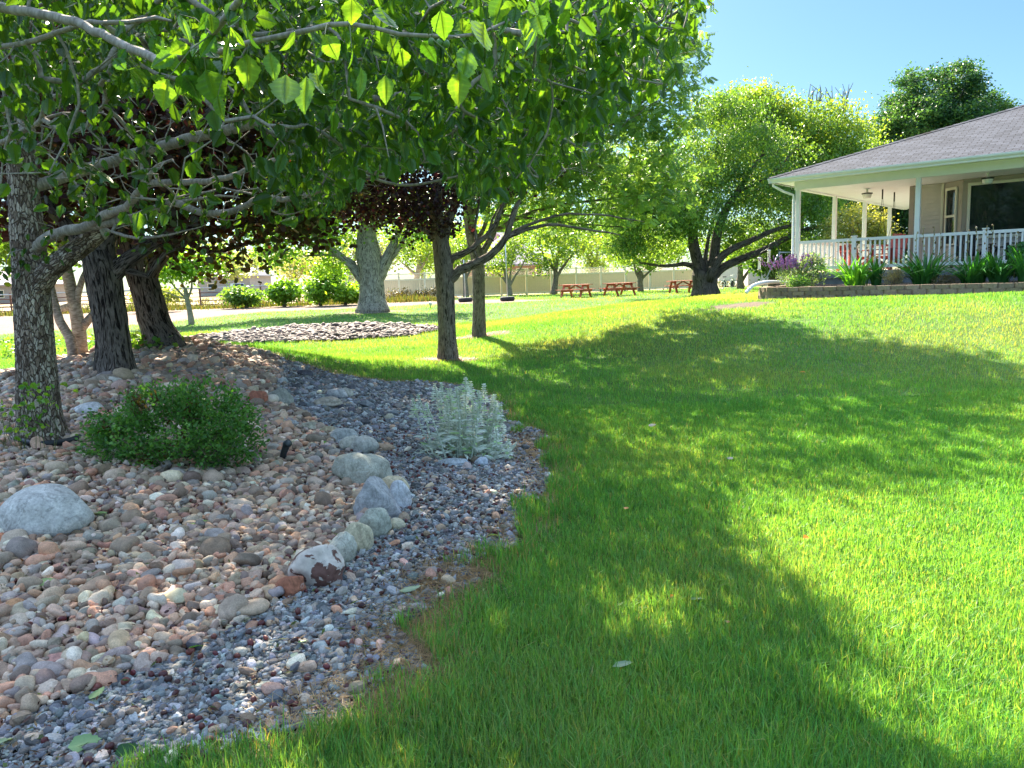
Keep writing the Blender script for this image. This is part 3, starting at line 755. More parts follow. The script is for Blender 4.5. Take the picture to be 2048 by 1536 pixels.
ML = m_leaf('green_leaf', (1.95, 1.6, .5), .45, .42, .35)
MLP = m_leaf('purple_leaf', (1.7, .75, .6), .38, .38, .4)
MFLAKY = m_bark('flaky_bark', (.14, .095, .07), (.33, .255, .20), (.62, .53, .44), 'flaky', 1., 1.)
MDARK = m_bark('dark_furrowed_bark', (.016, .011, .010), (.075, .056, .045), (.22, .18, .155), 'furrow', .9, 1.)
MGREYF = m_bark('grey_furrowed_bark', (.055, .045, .04), (.20, .18, .155), (.42, .39, .35), 'furrow', .62, 1.)
MBROWN = m_bark('brown_furrowed_bark', (.05, .038, .03), (.17, .13, .10), (.32, .26, .21), 'furrow', 1.15, .9)
MTWIG = m_bark('smooth_grey_bark', (.17, .145, .115), (.31, .27, .225), (.46, .41, .35), 'smooth', 1., .4)
MPALE = m_bark('pale_smooth_bark', (.16, .135, .115), (.36, .32, .28), (.60, .56, .51), 'smooth', .8, .4)
MBLACK = m_bark('dark_willow_bark', (.02, .017, .014), (.065, .055, .045), (.14, .12, .10), 'furrow', .6, .8)

def pl(Y, pts, r0=None, r1=None):
    """pixel polyline -> rows x,y,z,r; pts (px,py[,Y[,r]])"""
    out = []
    for k, p in enumerate(pts):
        y = p[2] if len(p) > 2 and p[2] else Y; r = p[3] if len(p) > 3 else r0+(r1-r0)*k/max(1, len(pts)-1)
        out.append([*at(p[0], p[1], y), r])
    return np.array(out)
def rooted(px, py, rest, rs, flare=1.5, sink=.12):
    """trunk rows: base on the ground at the pixel, then (px,py) points at the same depth"""
    g = G(px, py); Y = g[1]; rows = [[*(g-[0, 0, sink]), rs[0]*flare], [*(g+[0, 0, .05]), rs[0]*flare*.92], [*(g*.0+at(px, py-18*6/Y, Y)), rs[0]*1.08]]
    for (x, y), r in zip(rest, rs[1:] if len(rs) > len(rest) else rs): rows.append([*at(x, y, Y), r])
    return np.array(rows), Y

# ---- the near tree with flaky bark: limbs laid out one by one, crown overhead
g1 = G(85, 884); Y1 = g1[1]
w = Wood(101, .0033, 2.4)
T1 = np.array([[*(g1-[0, 0, .12]), .25], [*(g1+[0, 0, .03]), .215], [*at(83, 850, Y1), .17], *[[*at(x, y, Y1), r] for x, y, r in ((78, 800, .15), (72, 700, .135), (66, 600, .128), (60, 520, .12), (53, 440, .112), (47, 360, .10), (42, 260, .095), (46, 140, .08), (60, 0, .065), (85, -160, .045), (110, -320, .02))]])
w.limb(T1, .035, ok=lambda q: q[2] > 2.6)
D = lambda pts, r0, r1, Y=None: w.limb(pl(Y, pts, r0, r1), .05, wob=.0025)
D([(66, 590, Y1), (95, 548, Y1-.05), (140, 510, Y1-.1), (180, 482, Y1-.15), (203, 462, Y1-.2)], .088, .062)           # rough stub limb
D([(66, 505, Y1), (92, 478, Y1-.15), (135, 462, Y1-.25), (175, 453, Y1-.3), (197, 438, Y1-.4), (228, 424, Y1-.5), (252, 416, Y1-.6), (274, 390, Y1-.7), (298, 370, Y1-.8), (350, 365, Y1-.9), (430, 360, Y1-1.1), (500, 340, Y1-1.3), (560, 318, Y1-1.5), (640, 300, Y1-1.7)], .044, .010)
D([(292, 376, Y1-.8), (300, 350, Y1-.85), (316, 330, Y1-.9), (345, 320, Y1-1.)], .02, .008)
D([(178, 453, Y1-.3), (235, 442, Y1-.45), (275, 433, Y1-.5), (310, 420, Y1-.6), (345, 404, Y1-.7), (375, 415, Y1-.75), (412, 427, Y1-.8), (470, 420, Y1-.9), (520, 398, Y1-1.), (582, 398, Y1-1.1), (640, 380, Y1-1.2), (705, 350, Y1-1.3), (780, 335, Y1-1.4), (850, 318, Y1-1.5)], .034, .008)
D([(345, 404, Y1-.7), (390, 400, Y1-.75), (440, 392, Y1-.85), (480, 395, Y1-.9)], .014, .006)
D([(225, 464, Y1-.5), (270, 475, Y1-.6), (320, 473, Y1-.7), (352, 466, Y1-.8), (400, 455, Y1-.9)], .012, .004)
D([(520, 398, Y1-1.), (560, 430, Y1-1.), (620, 418, Y1-1.1)], .009, .003)
D([(44, 300, Y1), (-60, 150, Y1-1.6), (-130, 40, Y1-2.8), (-60, 14, 2.75), (20, 18, 2.6), (90, 29, 2.5), (155, 48, 2.4), (240, 85, 2.25), (322, 121, 2.1), (362, 113, 2.05), (405, 88, 1.95), (445, 50, 1.85), (478, 0, 1.75), (500, -60, 1.7)], .020, .006)
D([(-60, 14, 2.75), (-40, 98, 2.9), (10, 92, 2.8), (75, 78, 2.7), (140, 55, 2.6), (230, 45, 2.5), (312, 40, 2.4), (345, 43, 2.35)], .011, .006)
D([(322, 121, 2.1), (375, 118, 2.05), (435, 107, 2.), (540, 72, 1.9), (620, 62, 1.9), (705, 50, 1.9), (800, 66, 1.9), (905, 73, 1.95), (968, 68, 2.), (1010, 46, 2.1), (1100, 0, 2.3)], .0085, .003)
D([(44, 330, Y1), (-30, 302, Y1-1.6), (0, 288, 4.2), (45, 262, 4.), (84, 240, 3.9), (90, 208, 3.85), (118, 188, 3.8), (135, 170, 3.75)], .018, .009)
D([(86, 238, 3.9), (100, 250, 3.85), (148, 260, 3.8), (176, 250, 3.75), (186, 232, 3.7), (210, 212, 3.6)], .016, .008)
D([(45, 262, 4.), (30, 215, 4.1), (0, 232, 4.2)], .012, .006)
D([(47, 380, Y1), (200, 330, Y1+.2), (330, 290, Y1+.1), (470, 256, 5.8), (550, 232, 5.8), (640, 215, 5.8), (705, 205, 5.8), (800, 190, 5.7), (900, 162, 5.6), (1000, 150, 5.4), (1100, 120, 5.2), (1180, 90, 5.)], .046, .014)
D([(46, 180, Y1), (250, 120, Y1-.4), (480, 60, 5.2), (700, 10, 4.9), (950, -40, 4.6)], .05, .02)
D([(46, 180, Y1), (20, -150, 4.8), (60, -420, 3.6), (300, -520, 2.8)], .045, .02)
D([(84, -150, Y1), (200, -300, 6.4), (420, -420, 6.8), (700, -420, 7.)], .04, .02)
D([(800, 190, 5.7), (900, 250, 5.3), (1000, 280, 5.), (1100, 270, 4.8), (1170, 300, 4.7)], .02, .006)
D([(1000, 150, 5.4), (1100, 160, 5.), (1200, 110, 4.6), (1290, 60, 4.3), (1360, 20, 4.1), (1410, -20, 4.)], .018, .006)
D([(700, 340, Y1-1.3), (800, 370, Y1-1.2), (880, 360, Y1-1.2), (960, 345, Y1-1.2), (1060, 340, Y1-1.1)], .01, .004)
POLY = [(-80, -90), (1440, -90), (1432, 20), (1405, 60), (1370, 105), (1330, 185), (1270, 195), (1215, 240), (1205, 310), (1190, 350), (1110, 362), (1030, 385), (930, 385), (870, 335), (800, 345), (720, 395), (610, 445), (500, 405), (420, 440), (330, 455), (200, 440), (110, 420), (-80, 430)]
rg = w.rg; n = 2600; px = rg.uniform(-80, 1440, n); py = rg.uniform(-90, 460, n); Yd = rg.uniform(2.5, 6.2, n)
k = inpoly(px, py, POLY); dens = np.where((px > 560) | (py < 170), .62, .13)
dens = np.where((px > 560) & (py > 330), .5, dens); Yd = np.where(px > 1150, np.minimum(Yd, 4.9), Yd)
k &= rg.random(n) < dens; px, py, Yd = px[k], py[k], Yd[k]
A = np.array([at(a, b, c) for a, b, c in zip(px, py, Yd)])
B_ = fill([(np.array([-2.6, 5.6, 5.2]), np.array([3.4, 3.2, 1.7])), (np.array([.2, 5.0, 4.9]), np.array([2.6, 2.4, 1.1])), (np.array([-3.2, 3.2, 4.3]), np.array([2.4, 2., 1.2])), (np.array([-2.5, 7.6, 4.6]), np.array([2.6, 2.2, 1.3]))], 520, rg)
B_ = B_[topx(B_)[:, 1] < -60]
bx, by, bY = rg.uniform(600, 1195, 1250), rg.uniform(-260, 390, 1250), rg.uniform(5.8, 11.6, 1250); k2 = inpoly(bx, by, POLY) | (by < -60)
SUNV = np.array([-.27*math.cos(math.radians(38)), .963*math.cos(math.radians(38)), math.sin(math.radians(38))])
def sunny(P):
    """True where a leaf would shade the open sunny corner of the lawn, where the crown is cut to let the sun in"""
    q = topx(P-SUNV*((P[:, 2]-.15)/SUNV[2])[:, None]); y0 = 1040+(q[:, 0]-1480)*.68
    g = P-SUNV*((P[:, 2]-.1)/SUNV[2])[:, None]
    gap = (vnoise(g[:, 0], g[:, 1], 1.5, 77)*.7+vnoise(g[:, 0], g[:, 1], 4.2, 78)*.3 > .66) & (P[:, 1] > 4.5) & (q[:, 0] > 900)      # ragged holes that let sun patches through
    return ((q[:, 0] > 1480) & (q[:, 1] < y0) & (q[:, 1] > 955)) | gap
B2 = np.array([at(a, b, c) for a, b, c in zip(bx[k2], by[k2], bY[k2])]); B2 = B2[~sunny(B2)]; B_ = np.vstack([B_, B2])
w.grow(np.vstack([A, B_]), .12, .2, lw=.05)
sprig = np.array([at(a, b, c) for a, b, c in ((115, 470, Y1-.3), (108, 500, Y1-.3), (20, 505, Y1-.2), (10, 540, Y1-.2), (300, 440, Y1-.7), (318, 470, Y1-.75), (355, 440, Y1-.8), (420, 440, Y1-.9), (470, 440, Y1-1.), (235, 430, Y1-.5))])
w.grow(sprig, .08, .2)
nt1 = len(w.tips); keep_tips = list(w.tips)
qx, qy, qY = rg.uniform(-60, 720, 420), rg.uniform(120, 440, 420), rg.uniform(3.2, 6.4, 420); kq = rg.random(420) < .6; qx, qy, qY = qx[kq], qy[kq], qY[kq]; kq = inpoly(qx, qy, POLY)
w.grow(np.array([at(a, b, c) for a, b, c in zip(qx[kq], qy[kq], qY[kq])]), .09, .32, lw=.03); w.tips = keep_tips      # bare tangled twigs
V, F, B = w.mesh((4, 6, 12, 40), .035)
root1 = empty('flaky_bark_tree', (g1[0], g1[1], H(g1[0], g1[1])))
thick = None
mk('trunk', V, F, MFLAKY, root1, None, True, B) if False else None
# wood split in two parts: scaly trunk with its stub limb, and the smooth grey branches
seg_r = []
def wood_parts(w, rcut):
    pass
# fat faces get the flaky bark, thin ones the smooth bark
rv = np.hypot(B[:, 0], B[:, 1]); fr = rv[F].mean(1); fat = fr > .058
def sub(V, F, B, k):
    f = F[k]; u, inv = np.unique(f, return_inverse=True); return V[u], inv.reshape(f.shape), B[u]
v, f, b = sub(V, F, B, fat); mk('trunk', v, f, MFLAKY, root1, None, True, b)
v, f, b = sub(V, F, B, ~fat); mk('branches', v, f, MTWIG, root1, None, True, b)
# leaves
tips = w.P[np.array(w.tips)]; spx = topx(tips)
k = np.repeat(np.arange(len(tips)), rg.integers(8, 19, len(tips)))
deep = tips[:, 1] > 6.3; k = np.concatenate([k, np.repeat(np.where(deep)[0], 10)])
P = tips[k]+rg.normal(0, 1, (len(k), 3))*np.where(deep[k], .17, .085)[:, None]
pp = topx(P); yy = P[:, 1]
jx = tips[k]; okp = (inpoly(pp[:, 0], pp[:, 1]+(np.sin(pp[:, 0]*.045)*14+np.sin(pp[:, 0]*.017+1)*22+10)*(pp[:, 1] > 250), POLY) & (yy > 2.2)) | (pp[:, 1] < -80) | (k >= len(tips)-len(sprig))
okp &= (pp[:, 1] < -80) | (pp[:, 0]+np.abs(rg.normal(0, 45, len(pp))) < 1445)
okp &= ~sunny(P+rg.normal(0, .16, P.shape))
k = k[okp]; P = P[okp]; n = len(P)
u = rg.normal(0, .55, (n, 3)); u[:, 2] -= .95
GP = [(.022, .075, .014), (.035, .10, .017), (.05, .13, .02), (.075, .165, .022)]
cl = rg.random(len(tips))[k]; c = pick(GP, n, rg, .42, cl, np.where(pp[okp][:, 0] < 620, .8, 1.08)[:, None])  # leaves on the left dimmed: canopy shade painted into their colour
L = rg.uniform(.040, .073, n); L[(pp[okp][:, 1] < -80) | (P[:, 1] > 6.3)] *= 1.35
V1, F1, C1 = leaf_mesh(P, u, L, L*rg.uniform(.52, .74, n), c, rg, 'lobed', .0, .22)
# the big hanging leaves near the lens, each on its own stalk
NEARL = [(336, 157, 63, -16), (411, 138, 74, 30), (436, 190, 50, 5), (494, 107, 74, 3), (572, 149, 64, -2), (613, 152, 73, -9), (650, 69, 51, 26), (703, 96, 43, 2), (721, 134, 68, 5), (770, 150, 59, 1), (760, 12, 60, 24), (919, 142, 71, -3), (459, 79, 61, -10), (540, 104, 58, 9), (590, 62, 44, -19), (935, 97, 58, -3), (969, 44, 62, -15), (358, 28, 55, 24), (704, -4, 54, 0), (634, 146, 51, -2), (488, 25, 35, -30), (881, 20, 60, 8), (1071, 59, 44, -19)]
P2 = []; U2 = []; L2 = []; st = MB()
for (x, y, ln, dx) in NEARL:
    Y = rg.uniform(1.65, 2.05); a = at(x, y, Y); b = at(x+dx, y+ln, Y-rg.uniform(-.02, .05)); P2.append(a); U2.append(b-a); L2.append(np.linalg.norm(b-a)*1.02)
    i = int(np.argmin(((w.P[:w.n]-a)**2).sum(1)+1e3*(w.r < 0))); q = w.P[i]
    if np.linalg.norm(q-a) < .16: st.tube([q, (q+a)/2+np.array([0, 0, .012]), a], [.0016, .0012, .001], 4)
P2, U2, L2 = np.array(P2), np.array(U2), np.array(L2); n2 = len(P2)
u = U2/np.linalg.norm(U2, axis=1, keepdims=True)
c2 = pick([(.05, .14, .022), (.085, .19, .03), (.11, .22, .035)], n2, rg, .25, None, 1.05)
nn_ = np.where((w.P[:w.n, 1] < 2.75) & (w.P[:w.n, 1] > 1.6))[0]; sp_ = topx(w.P[nn_]); nn_ = nn_[(sp_[:, 0] > 250) & (sp_[:, 0] < 1250) & (sp_[:, 1] > -60) & (sp_[:, 1] < 190)]
kk = rg.choice(nn_, 75); kk = np.repeat(kk, rg.integers(2, 6, 75)); PM = w.P[kk]+rg.normal(0, .03, (len(kk), 3))-[0, 0, .015]; UM = rg.normal(0, .5, PM.shape); UM[:, 2] -= .9
P2 = np.vstack([P2, PM]); u = np.vstack([u, UM]); L2 = np.concatenate([L2, rg.uniform(.035, .078, len(kk))]); n2 = len(P2)
c2 = np.vstack([c2, pick([(.03, .10, .018), (.05, .14, .022), (.09, .19, .03)], len(kk), rg, .3, None, 1.)])
V2, F2, C2 = leaf_mesh(P2, u, L2, L2*rg.uniform(.55, .85, n2), c2, rg, 'fine', .0, .2)
# suckers round the foot of the trunk
sx = rg.normal(60, 45, 90); sy = rg.uniform(765, 875, 90); PS = np.array([at(a, b, Y1-rg.uniform(.22, .4)) for a, b in zip(sx, sy)])
us_ = rg.normal(0, 1, (90, 3)); VS, FS, CS = leaf_mesh(PS, us_, rg.uniform(.03, .06, 90), rg.uniform(.025, .045, 90), pick([(.035, .11, .018), (.07, .16, .025), (.14, .22, .03)], 90, rg), rg, 'lobed', .4, .2)
V_, F_, C_ = join([(V1, [F1], C1), (V2, [F2], C2), (VS, [FS], CS)])
ML1 = m_leaf('lobed_leaf', (2.5, 2.2, .4), .42, .33, .45)
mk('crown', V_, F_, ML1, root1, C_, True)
for a in sx[::5]:
    q = at(a, 880, Y1-.3); q[2] = H(q[0], q[1])-.01; st.tube([q, q+[rg.normal(0, .04), -.02, .18], q+[rg.normal(0, .08), -.03, .36]], [.003, .0022, .001], 4)
st.build('leaf_stalks', m_plain('stalk', (.12, .15, .05), .6), root1)
# little green fruits
fr = MB(); m_fr = m_plain('green_fruit', (.10, .20, .04), .35, .2, 40)
for (x, y) in ((863, 84), (885, 71), (879, 86), (893, 88)):
    c0 = at(x, y, 1.92); b = MB(); Vi, Fi = ICO[2]; b.add(Vi*[.0085, .0085, .0098]+c0, Fi); b.tube([c0+[0, 0, .009], c0+[.003, 0, .02], c0+[.004, .002, .032]], [.0012, .001, .001], 5)
    b.build('fruit', m_fr, root1, True)
tag(root1, 'near tree with pale flaking bark and lobed leaves hanging from low grey branches', 'tree')

# ---- two dark furrowed trees with maroon crowns on the mound
MAR = [(.30*.06, .010, .012), (.04, .016, .016), (.06, .024, .02), (.04, .04, .016), (.045, .08, .018)]
tr, Y2 = rooted(232, 752, [(228, 700), (221, 640), (212, 580), (206, 540), (195, 500)], [.21, .19, .18, .185, .19, .17], 1.25)
lim = [pl(Y2, [(206, 545), (190, 520), (165, 490), (130, 450), (90, 400)], .13, .05), pl(Y2, [(210, 560), (208, 520), (205, 480), (200, 430), (190, 330)], .14, .07),
       pl(Y2, [(215, 560), (235, 540), (260, 520), (300, 495), (345, 470), (400, 450)], .12, .04), pl(Y2, [(222, 545), (240, 537), (270, 545), (296, 553), (312, 528), (330, 505), (370, 490)], .045, .02),
       pl(Y2, [(204, 500), (260, 400), (330, 300), (420, 220)], .1, .04)]
tree('dark_bark_maple', 'upright dark furrowed maroon leaved tree on the gravel mound, right behind the flaky one', 'tree', tr, lim,
     [lump(170, 270, Y2, 230, 170, 2.4), lump(80, 90, Y2, 220, 170, 2.4), lump(330, 210, Y2, 180, 150, 2.), lump(230, -120, Y2+.3, 330, 240, 2.6), lump(20, 380, Y2, 90, 80, 1.2), lump(330, 430, Y2, 80, 45, .8)], 300, 17000, ('round', .085, .075), MAR, MDARK, MLP, 202, spread=.24, rt=.004, seg=.3, okz=tr[0, 2]+1.6, rough=.05, sides=(4, 6, 10, 30), jit=.3)
tr, Y3 = rooted(328, 696, [(312, 650), (298, 600), (286, 560), (276, 520), (262, 470)], [.25, .22, .205, .205, .21, .18], 1.32)
lim = [pl(Y3, [(288, 560), (310, 530), (330, 505), (365, 480), (430, 460), (520, 440)], .14, .04), pl(Y3, [(276, 520), (300, 450), (350, 380), (440, 330), (560, 320)], .16, .05), pl(Y3, [(262, 470), (240, 380), (250, 250), (300, 100)], .18, .07),
       pl(Y3, [(372, 482), (410, 505), (450, 500), (520, 480)], .04, .02)]
MAR3 = [(.03, .014, .014), (.05, .02, .018), (.06, .045, .015), (.045, .085, .016), (.08, .12, .02), (.14, .10, .02)]
tree('dark_bark_maple', 'leaning dark furrowed maroon leaved tree at the crest of the gravel mound', 'tree', tr, lim,
     [lump(420, 370, Y3, 190, 85, 1.9), lump(555, 410, Y3-.5, 115, 62, 1.4), lump(300, 260, Y3, 260, 150, 2.2), lump(610, 270, Y3, 200, 130, 2.), lump(380, 0, Y3+.5, 380, 260, 2.8), lump(490, 462, Y3+.2, 150, 38, 1.2), lump(380, 500, Y3+.2, 60, 38, .8), lump(700, 120, Y3, 200, 170, 2.), lump(470, 260, 15.3, 210, 130, 2.2), lump(620, 330, 15.8, 120, 85, 1.8), lump(560, 80, 16, 260, 150, 2.4)], 430, 40000, ('round', .09, .08), MAR3, MDARK, MLP, 203, spread=.26, rt=.005, seg=.35, okz=tr[0, 2]+1.9, rough=.05, sides=(4, 6, 10, 30), jit=.35)
# ---- pale several-stemmed tree on the left
gp_ = at(160, 712, 11.2); gp_[2] = float(H(gp_[0], gp_[1])); Yp = 11.2; gp2_ = at(147, 716, 10.9); gp2_[2] = float(H(gp2_[0], gp2_[1]))
tr = np.array([[*(gp_-[0, 0, .1]), .14], [*(gp_+[0, 0, .05]), .115], [*at(158, 660, Yp), .095], [*at(149, 610, Yp), .085], [*at(138, 560, Yp), .08], [*at(128, 510, Yp), .075], [*at(120, 440, Yp), .07]])
lim = [np.array([[*(gp2_-[0, 0, .08]), .075], [*at(138, 675, Yp-.3), .066], [*at(120, 640, Yp-.3), .06], [*at(108, 600, Yp-.3), .055], [*at(95, 550, Yp-.3), .05], [*at(70, 480, Yp), .035]]),
       pl(Yp, [(157, 665), (172, 645), (190, 622), (205, 590), (225, 540), (235, 480)], .07, .03), pl(Yp, [(152, 620), (156, 585), (165, 555), (176, 520)], .06, .03), pl(Yp, [(112, 620), (100, 625), (88, 600), (80, 560)], .05, .03)]
tree('pale_multi_stem_tree', 'pale smooth tree with several stems forking from the ground, behind the flaky trunk', 'tree', tr, lim,
     [lump(120, 420, Yp, 150, 90, 1.8), lump(30, 470, Yp, 80, 60, 1.2), lump(200, 330, Yp, 150, 100, 1.6), lump(60, 250, Yp, 200, 140, 2.2)], 150, 7000, ('round', .09, .08), [(.03, .08, .015), (.06, .13, .02), (.10, .17, .025)], MPALE, ML, 204, spread=.26, rt=.005, okz=tr[0, 2]+1.3)

# ---- plum with purple leaves and the green tree behind it
tr, Y7 = rooted(896, 719, [(894, 670), (892, 610), (889, 560), (886, 520), (882, 490), (876, 450), (872, 400), (880, 320)], [.195, .175, .172, .178, .18, .165, .14, .11, .09, .05], 1.2)
lim = [pl(Y7, [(893, 566), (908, 552), (918, 542), (948, 528), (974, 515), (997, 495), (1014, 472), (1022, 440), (1040, 400)], .105, .05), pl(Y7, [(893, 535), (906, 516), (926, 508), (947, 497), (958, 484), (974, 470), (992, 448), (1010, 400)], .075, .04),
       pl(Y7, [(1014, 474), (1030, 468), (1052, 460), (1090, 450), (1140, 452), (1190, 462), (1240, 470)], .05, .015), pl(Y7, [(1005, 485), (1030, 462), (1080, 440), (1140, 428), (1220, 432), (1290, 445)], .04, .012),
       pl(Y7, [(950, 490), (948, 505), (956, 520), (964, 527)], .03, .03), pl(Y7, [(986, 480), (976, 470), (984, 440), (1000, 410)], .035, .02),
       pl(Y7, [(880, 500), (862, 470), (835, 450), (790, 440), (750, 455)], .06, .018), pl(Y7, [(884, 500), (895, 460), (905, 420), (915, 330), (940, 230)], .09, .04), pl(Y7, [(955, 490), (950, 460), (955, 420), (965, 350)], .035, .02)]
PUR = [(.018, .012, .016), (.030, .015, .02), (.045, .018, .022), (.03, .02, .02)]
tree('purple_leaf_plum', 'brown barked plum with purple black leaves and one limb arching to the right', 'tree', tr, lim,
     [lump(800, 415, Y7-.3, 110, 52, 1.2), lump(800, 395, Y7-.3, 115, 58, 1.3), lump(860, 430, Y7, 70, 40, .9), lump(720, 370, Y7-.5, 90, 55, 1.), lump(880, 330, Y7, 130, 80, 1.4), lump(930, 180, Y7, 220, 140, 2.1), lump(790, 250, Y7, 150, 110, 1.6), lump(1010, 330, Y7, 90, 60, 1.1), lump(1000, 40, Y7+.3, 230, 120, 2.), lump(740, 260, 17.4, 150, 100, 2.), lump(760, 60, 17.5, 230, 130, 2.3)], 380, 32000, ('round', .075, .065), PUR, MBROWN, MLP, 207, spread=.2, rt=.004, okz=2.2, seg=.3, rough=.03, sides=(3, 6, 10, 24), jit=.35)
tr, Y8 = rooted(958, 673, [(958, 620), (957, 560), (955, 520), (948, 490), (940, 450), (936, 400), (950, 320)], [.175, .16, .158, .16, .165, .14, .12, .1, .06], 1.15)
lim = [pl(Y8, [(957, 530), (968, 500), (985, 470), (1000, 430), (1030, 380)], .1, .05), pl(Y8, [(990, 460), (1050, 430), (1120, 410), (1200, 400), (1280, 390)], .06, .02), pl(Y8, [(1030, 380), (1100, 320), (1190, 270), (1290, 200), (1370, 120)], .06, .018), pl(Y8, [(1000, 430), (1080, 440), (1180, 450), (1260, 455)], .04, .012), pl(Y8, [(940, 440), (1000, 330), (1080, 220), (1180, 100)], .07, .02), pl(Y8, [(950, 490), (975, 440), (980, 380), (1010, 300)], .06, .03)]
GRN = [(.05, .115, .045), (.07, .15, .048), (.10, .19, .05), (.14, .23, .052)]
tree('spreading_green_tree', 'fine leaved green tree with a straight trunk, spreading right above the lawn', 'tree', tr, lim,
     [lump(1240, 300, Y8-.5, 160, 100, 2.2), lump(1330, 200, Y8-1, 95, 80, 1.8), lump(1150, 400, Y8, 150, 55, 1.5), lump(1050, 360, Y8, 120, 80, 1.8), lump(1290, 415, Y8-.5, 105, 48, 1.4), lump(970, 340, Y8, 120, 90, 1.8), lump(1110, 200, Y8, 200, 130, 2.5), lump(1210, 70, Y8, 170, 110, 2.3), lump(1385, 130, Y8-1, 48, 75, 1.), lump(1340, 60, Y8-1, 70, 55, 1.2), lump(1325, 120, 14., 70, 70, 1.4), lump(1260, 50, 13., 80, 75, 1.5), lump(1385, 60, 13.5, 32, 60, .9), lump(1235, 350, Y8+2, 60, 60, 1.5), lump(1050, 20, Y8+1, 230, 110, 2.3), lump(1350, 330, Y8-.5, 70, 60, 1.2)], 520, 12500, ('pinnate', .18, .19), GRN, MBROWN, ML, 208, spread=.3, rt=.005, okz=2.3, seg=.4, sides=(3, 5, 9, 20), nup=.9, keep=lambda A: topx(A)[:, 0]+np.abs(np.random.default_rng(int(len(A))).normal(0, 38, len(A)))+np.where(A[:, 1] < 16, 45, 0) < 1440)
# second mass of the same street: shade trees out of frame left are left out

# ---- big old tree on the right, its yellow green neighbour, dark maple behind the roof
tr, Y10 = rooted(1411, 592, [(1410, 570), (1410, 548)], [.74, .64, .70], 1.12)
lim = [pl(Y10, [(1406, 556), (1396, 525), (1386, 480), (1390, 445), (1412, 405), (1430, 340)], .36, .12), pl(Y10, [(1416, 552), (1428, 515), (1434, 470), (1453, 418), (1475, 385), (1510, 330), (1549, 278)], .32, .08), pl(Y10-.6, [(1420, 555), (1430, 530), (1456, 503), (1500, 482), (1545, 462), (1590, 448)], .26, .08),
       pl(Y10, [(1426, 556), (1444, 536), (1482, 518), (1536, 496), (1590, 468), (1630, 455), (1680, 452)], .26, .07), pl(Y10, [(1402, 552), (1390, 536), (1370, 528), (1330, 532), (1280, 526)], .2, .05), pl(Y10, [(1412, 550), (1411, 520), (1418, 470), (1440, 400)], .15, .06), pl(Y10, [(1476, 385), (1500, 372), (1540, 350), (1590, 300)], .08, .03), pl(Y10, [(1386, 480), (1360, 440), (1320, 400), (1290, 340)], .16, .05)]
YG = [(.030, .085, .022), (.048, .115, .024), (.075, .15, .028), (.115, .185, .032), (.15, .205, .036)]
tree('old_shade_tree', 'massive old tree with dark fanned limbs, standing beside the two right hand red tables', 'tree', tr, lim,
     [lump(1255, 440, Y10, 60, 60, 2.), lump(1270, 370, Y10, 70, 60, 2.5), lump(1290, 455, Y10, 75, 62, 2.), lump(1340, 370, Y10, 110, 80, 3.), lump(1445, 280, Y10+1, 95, 80, 3.), lump(1500, 335, Y10, 110, 80, 3.), lump(1560, 400, Y10, 85, 55, 2.5), lump(1625, 420, Y10, 60, 45, 2.), lump(1395, 420, Y10-2, 70, 50, 1.6), lump(1500, 470, Y10+1, 90, 36, 2.), lump(1440, 210, Y10+1, 45, 25, 1.4), lump(1250, 500, Y10, 40, 38, 1.3), lump(1380, 500, Y10+2, 60, 26, 1.5), lump(1680, 440, Y10+2, 45, 35, 1.5), lump(1580, 480, Y10+1, 50, 22, 1.4)], 520, 90000, ('diamond', .135, .085), YG[:4], MBLACK, ML, 210, spread=.40, rt=.012, okz=2.4, seg=.8, sides=(3, 5, 8, 18), droop=.55)
def twigs(pts, Y):
    def f(root, w, rg):
        b = MB()
        for (x, y, hh) in pts:
            for q in range(4):
                P = pl(Y, [(x+rg.normal(0, 2), y), (x+rg.normal(2, 4), y-hh*.5), (x+rg.normal(4, 9), y-hh*rg.uniform(.8, 1.1))], .05, .015); b.tube(P[:, :3], P[:, 3], 4)
        b.build('dead_twigs', MTWIG, root)
    return f
g11 = at(1600, 560, 50); g11[2] = H(g11[0], g11[1])
tr = np.array([[*g11, .5], [*(g11+[0, 0, 2]), .4], [*at(1595, 430, 50), .35], [*at(1600, 330, 50), .2]])
tree('bright_willow', 'yellow green rounded tree with bare dead twigs sticking out of its top', 'tree', tr, [pl(50, [(1595, 430), (1550, 350), (1510, 270)], .2, .06), pl(50, [(1596, 420), (1650, 350), (1680, 300)], .2, .06)],
     [lump(1580, 265, 50, 90, 55, 3.5), lump(1650, 275, 50, 65, 60, 3.), lump(1690, 330, 50, 48, 45, 2.5), lump(1520, 250, 49, 60, 60, 2.5), lump(1600, 350, 50, 110, 60, 3.5), lump(1700, 390, 50, 70, 45, 3.), lump(1480, 215, 49, 50, 32, 2.), lump(1735, 305, 52, 28, 18, 1.5)], 300, 60000, ('diamond', .18, .12), YG[1:], MBROWN, ML, 211, spread=.6, rt=.02, seg=1., droop=.5, extra=twigs([(1530, 240, 60), (1620, 215, 42), (1636, 210, 40), (1660, 215, 40), (1685, 225, 48), (1692, 220, 50), (1545, 230, 55)], 50))
g12 = at(1880, 540, 62); g12[2] = H(g12[0], g12[1])
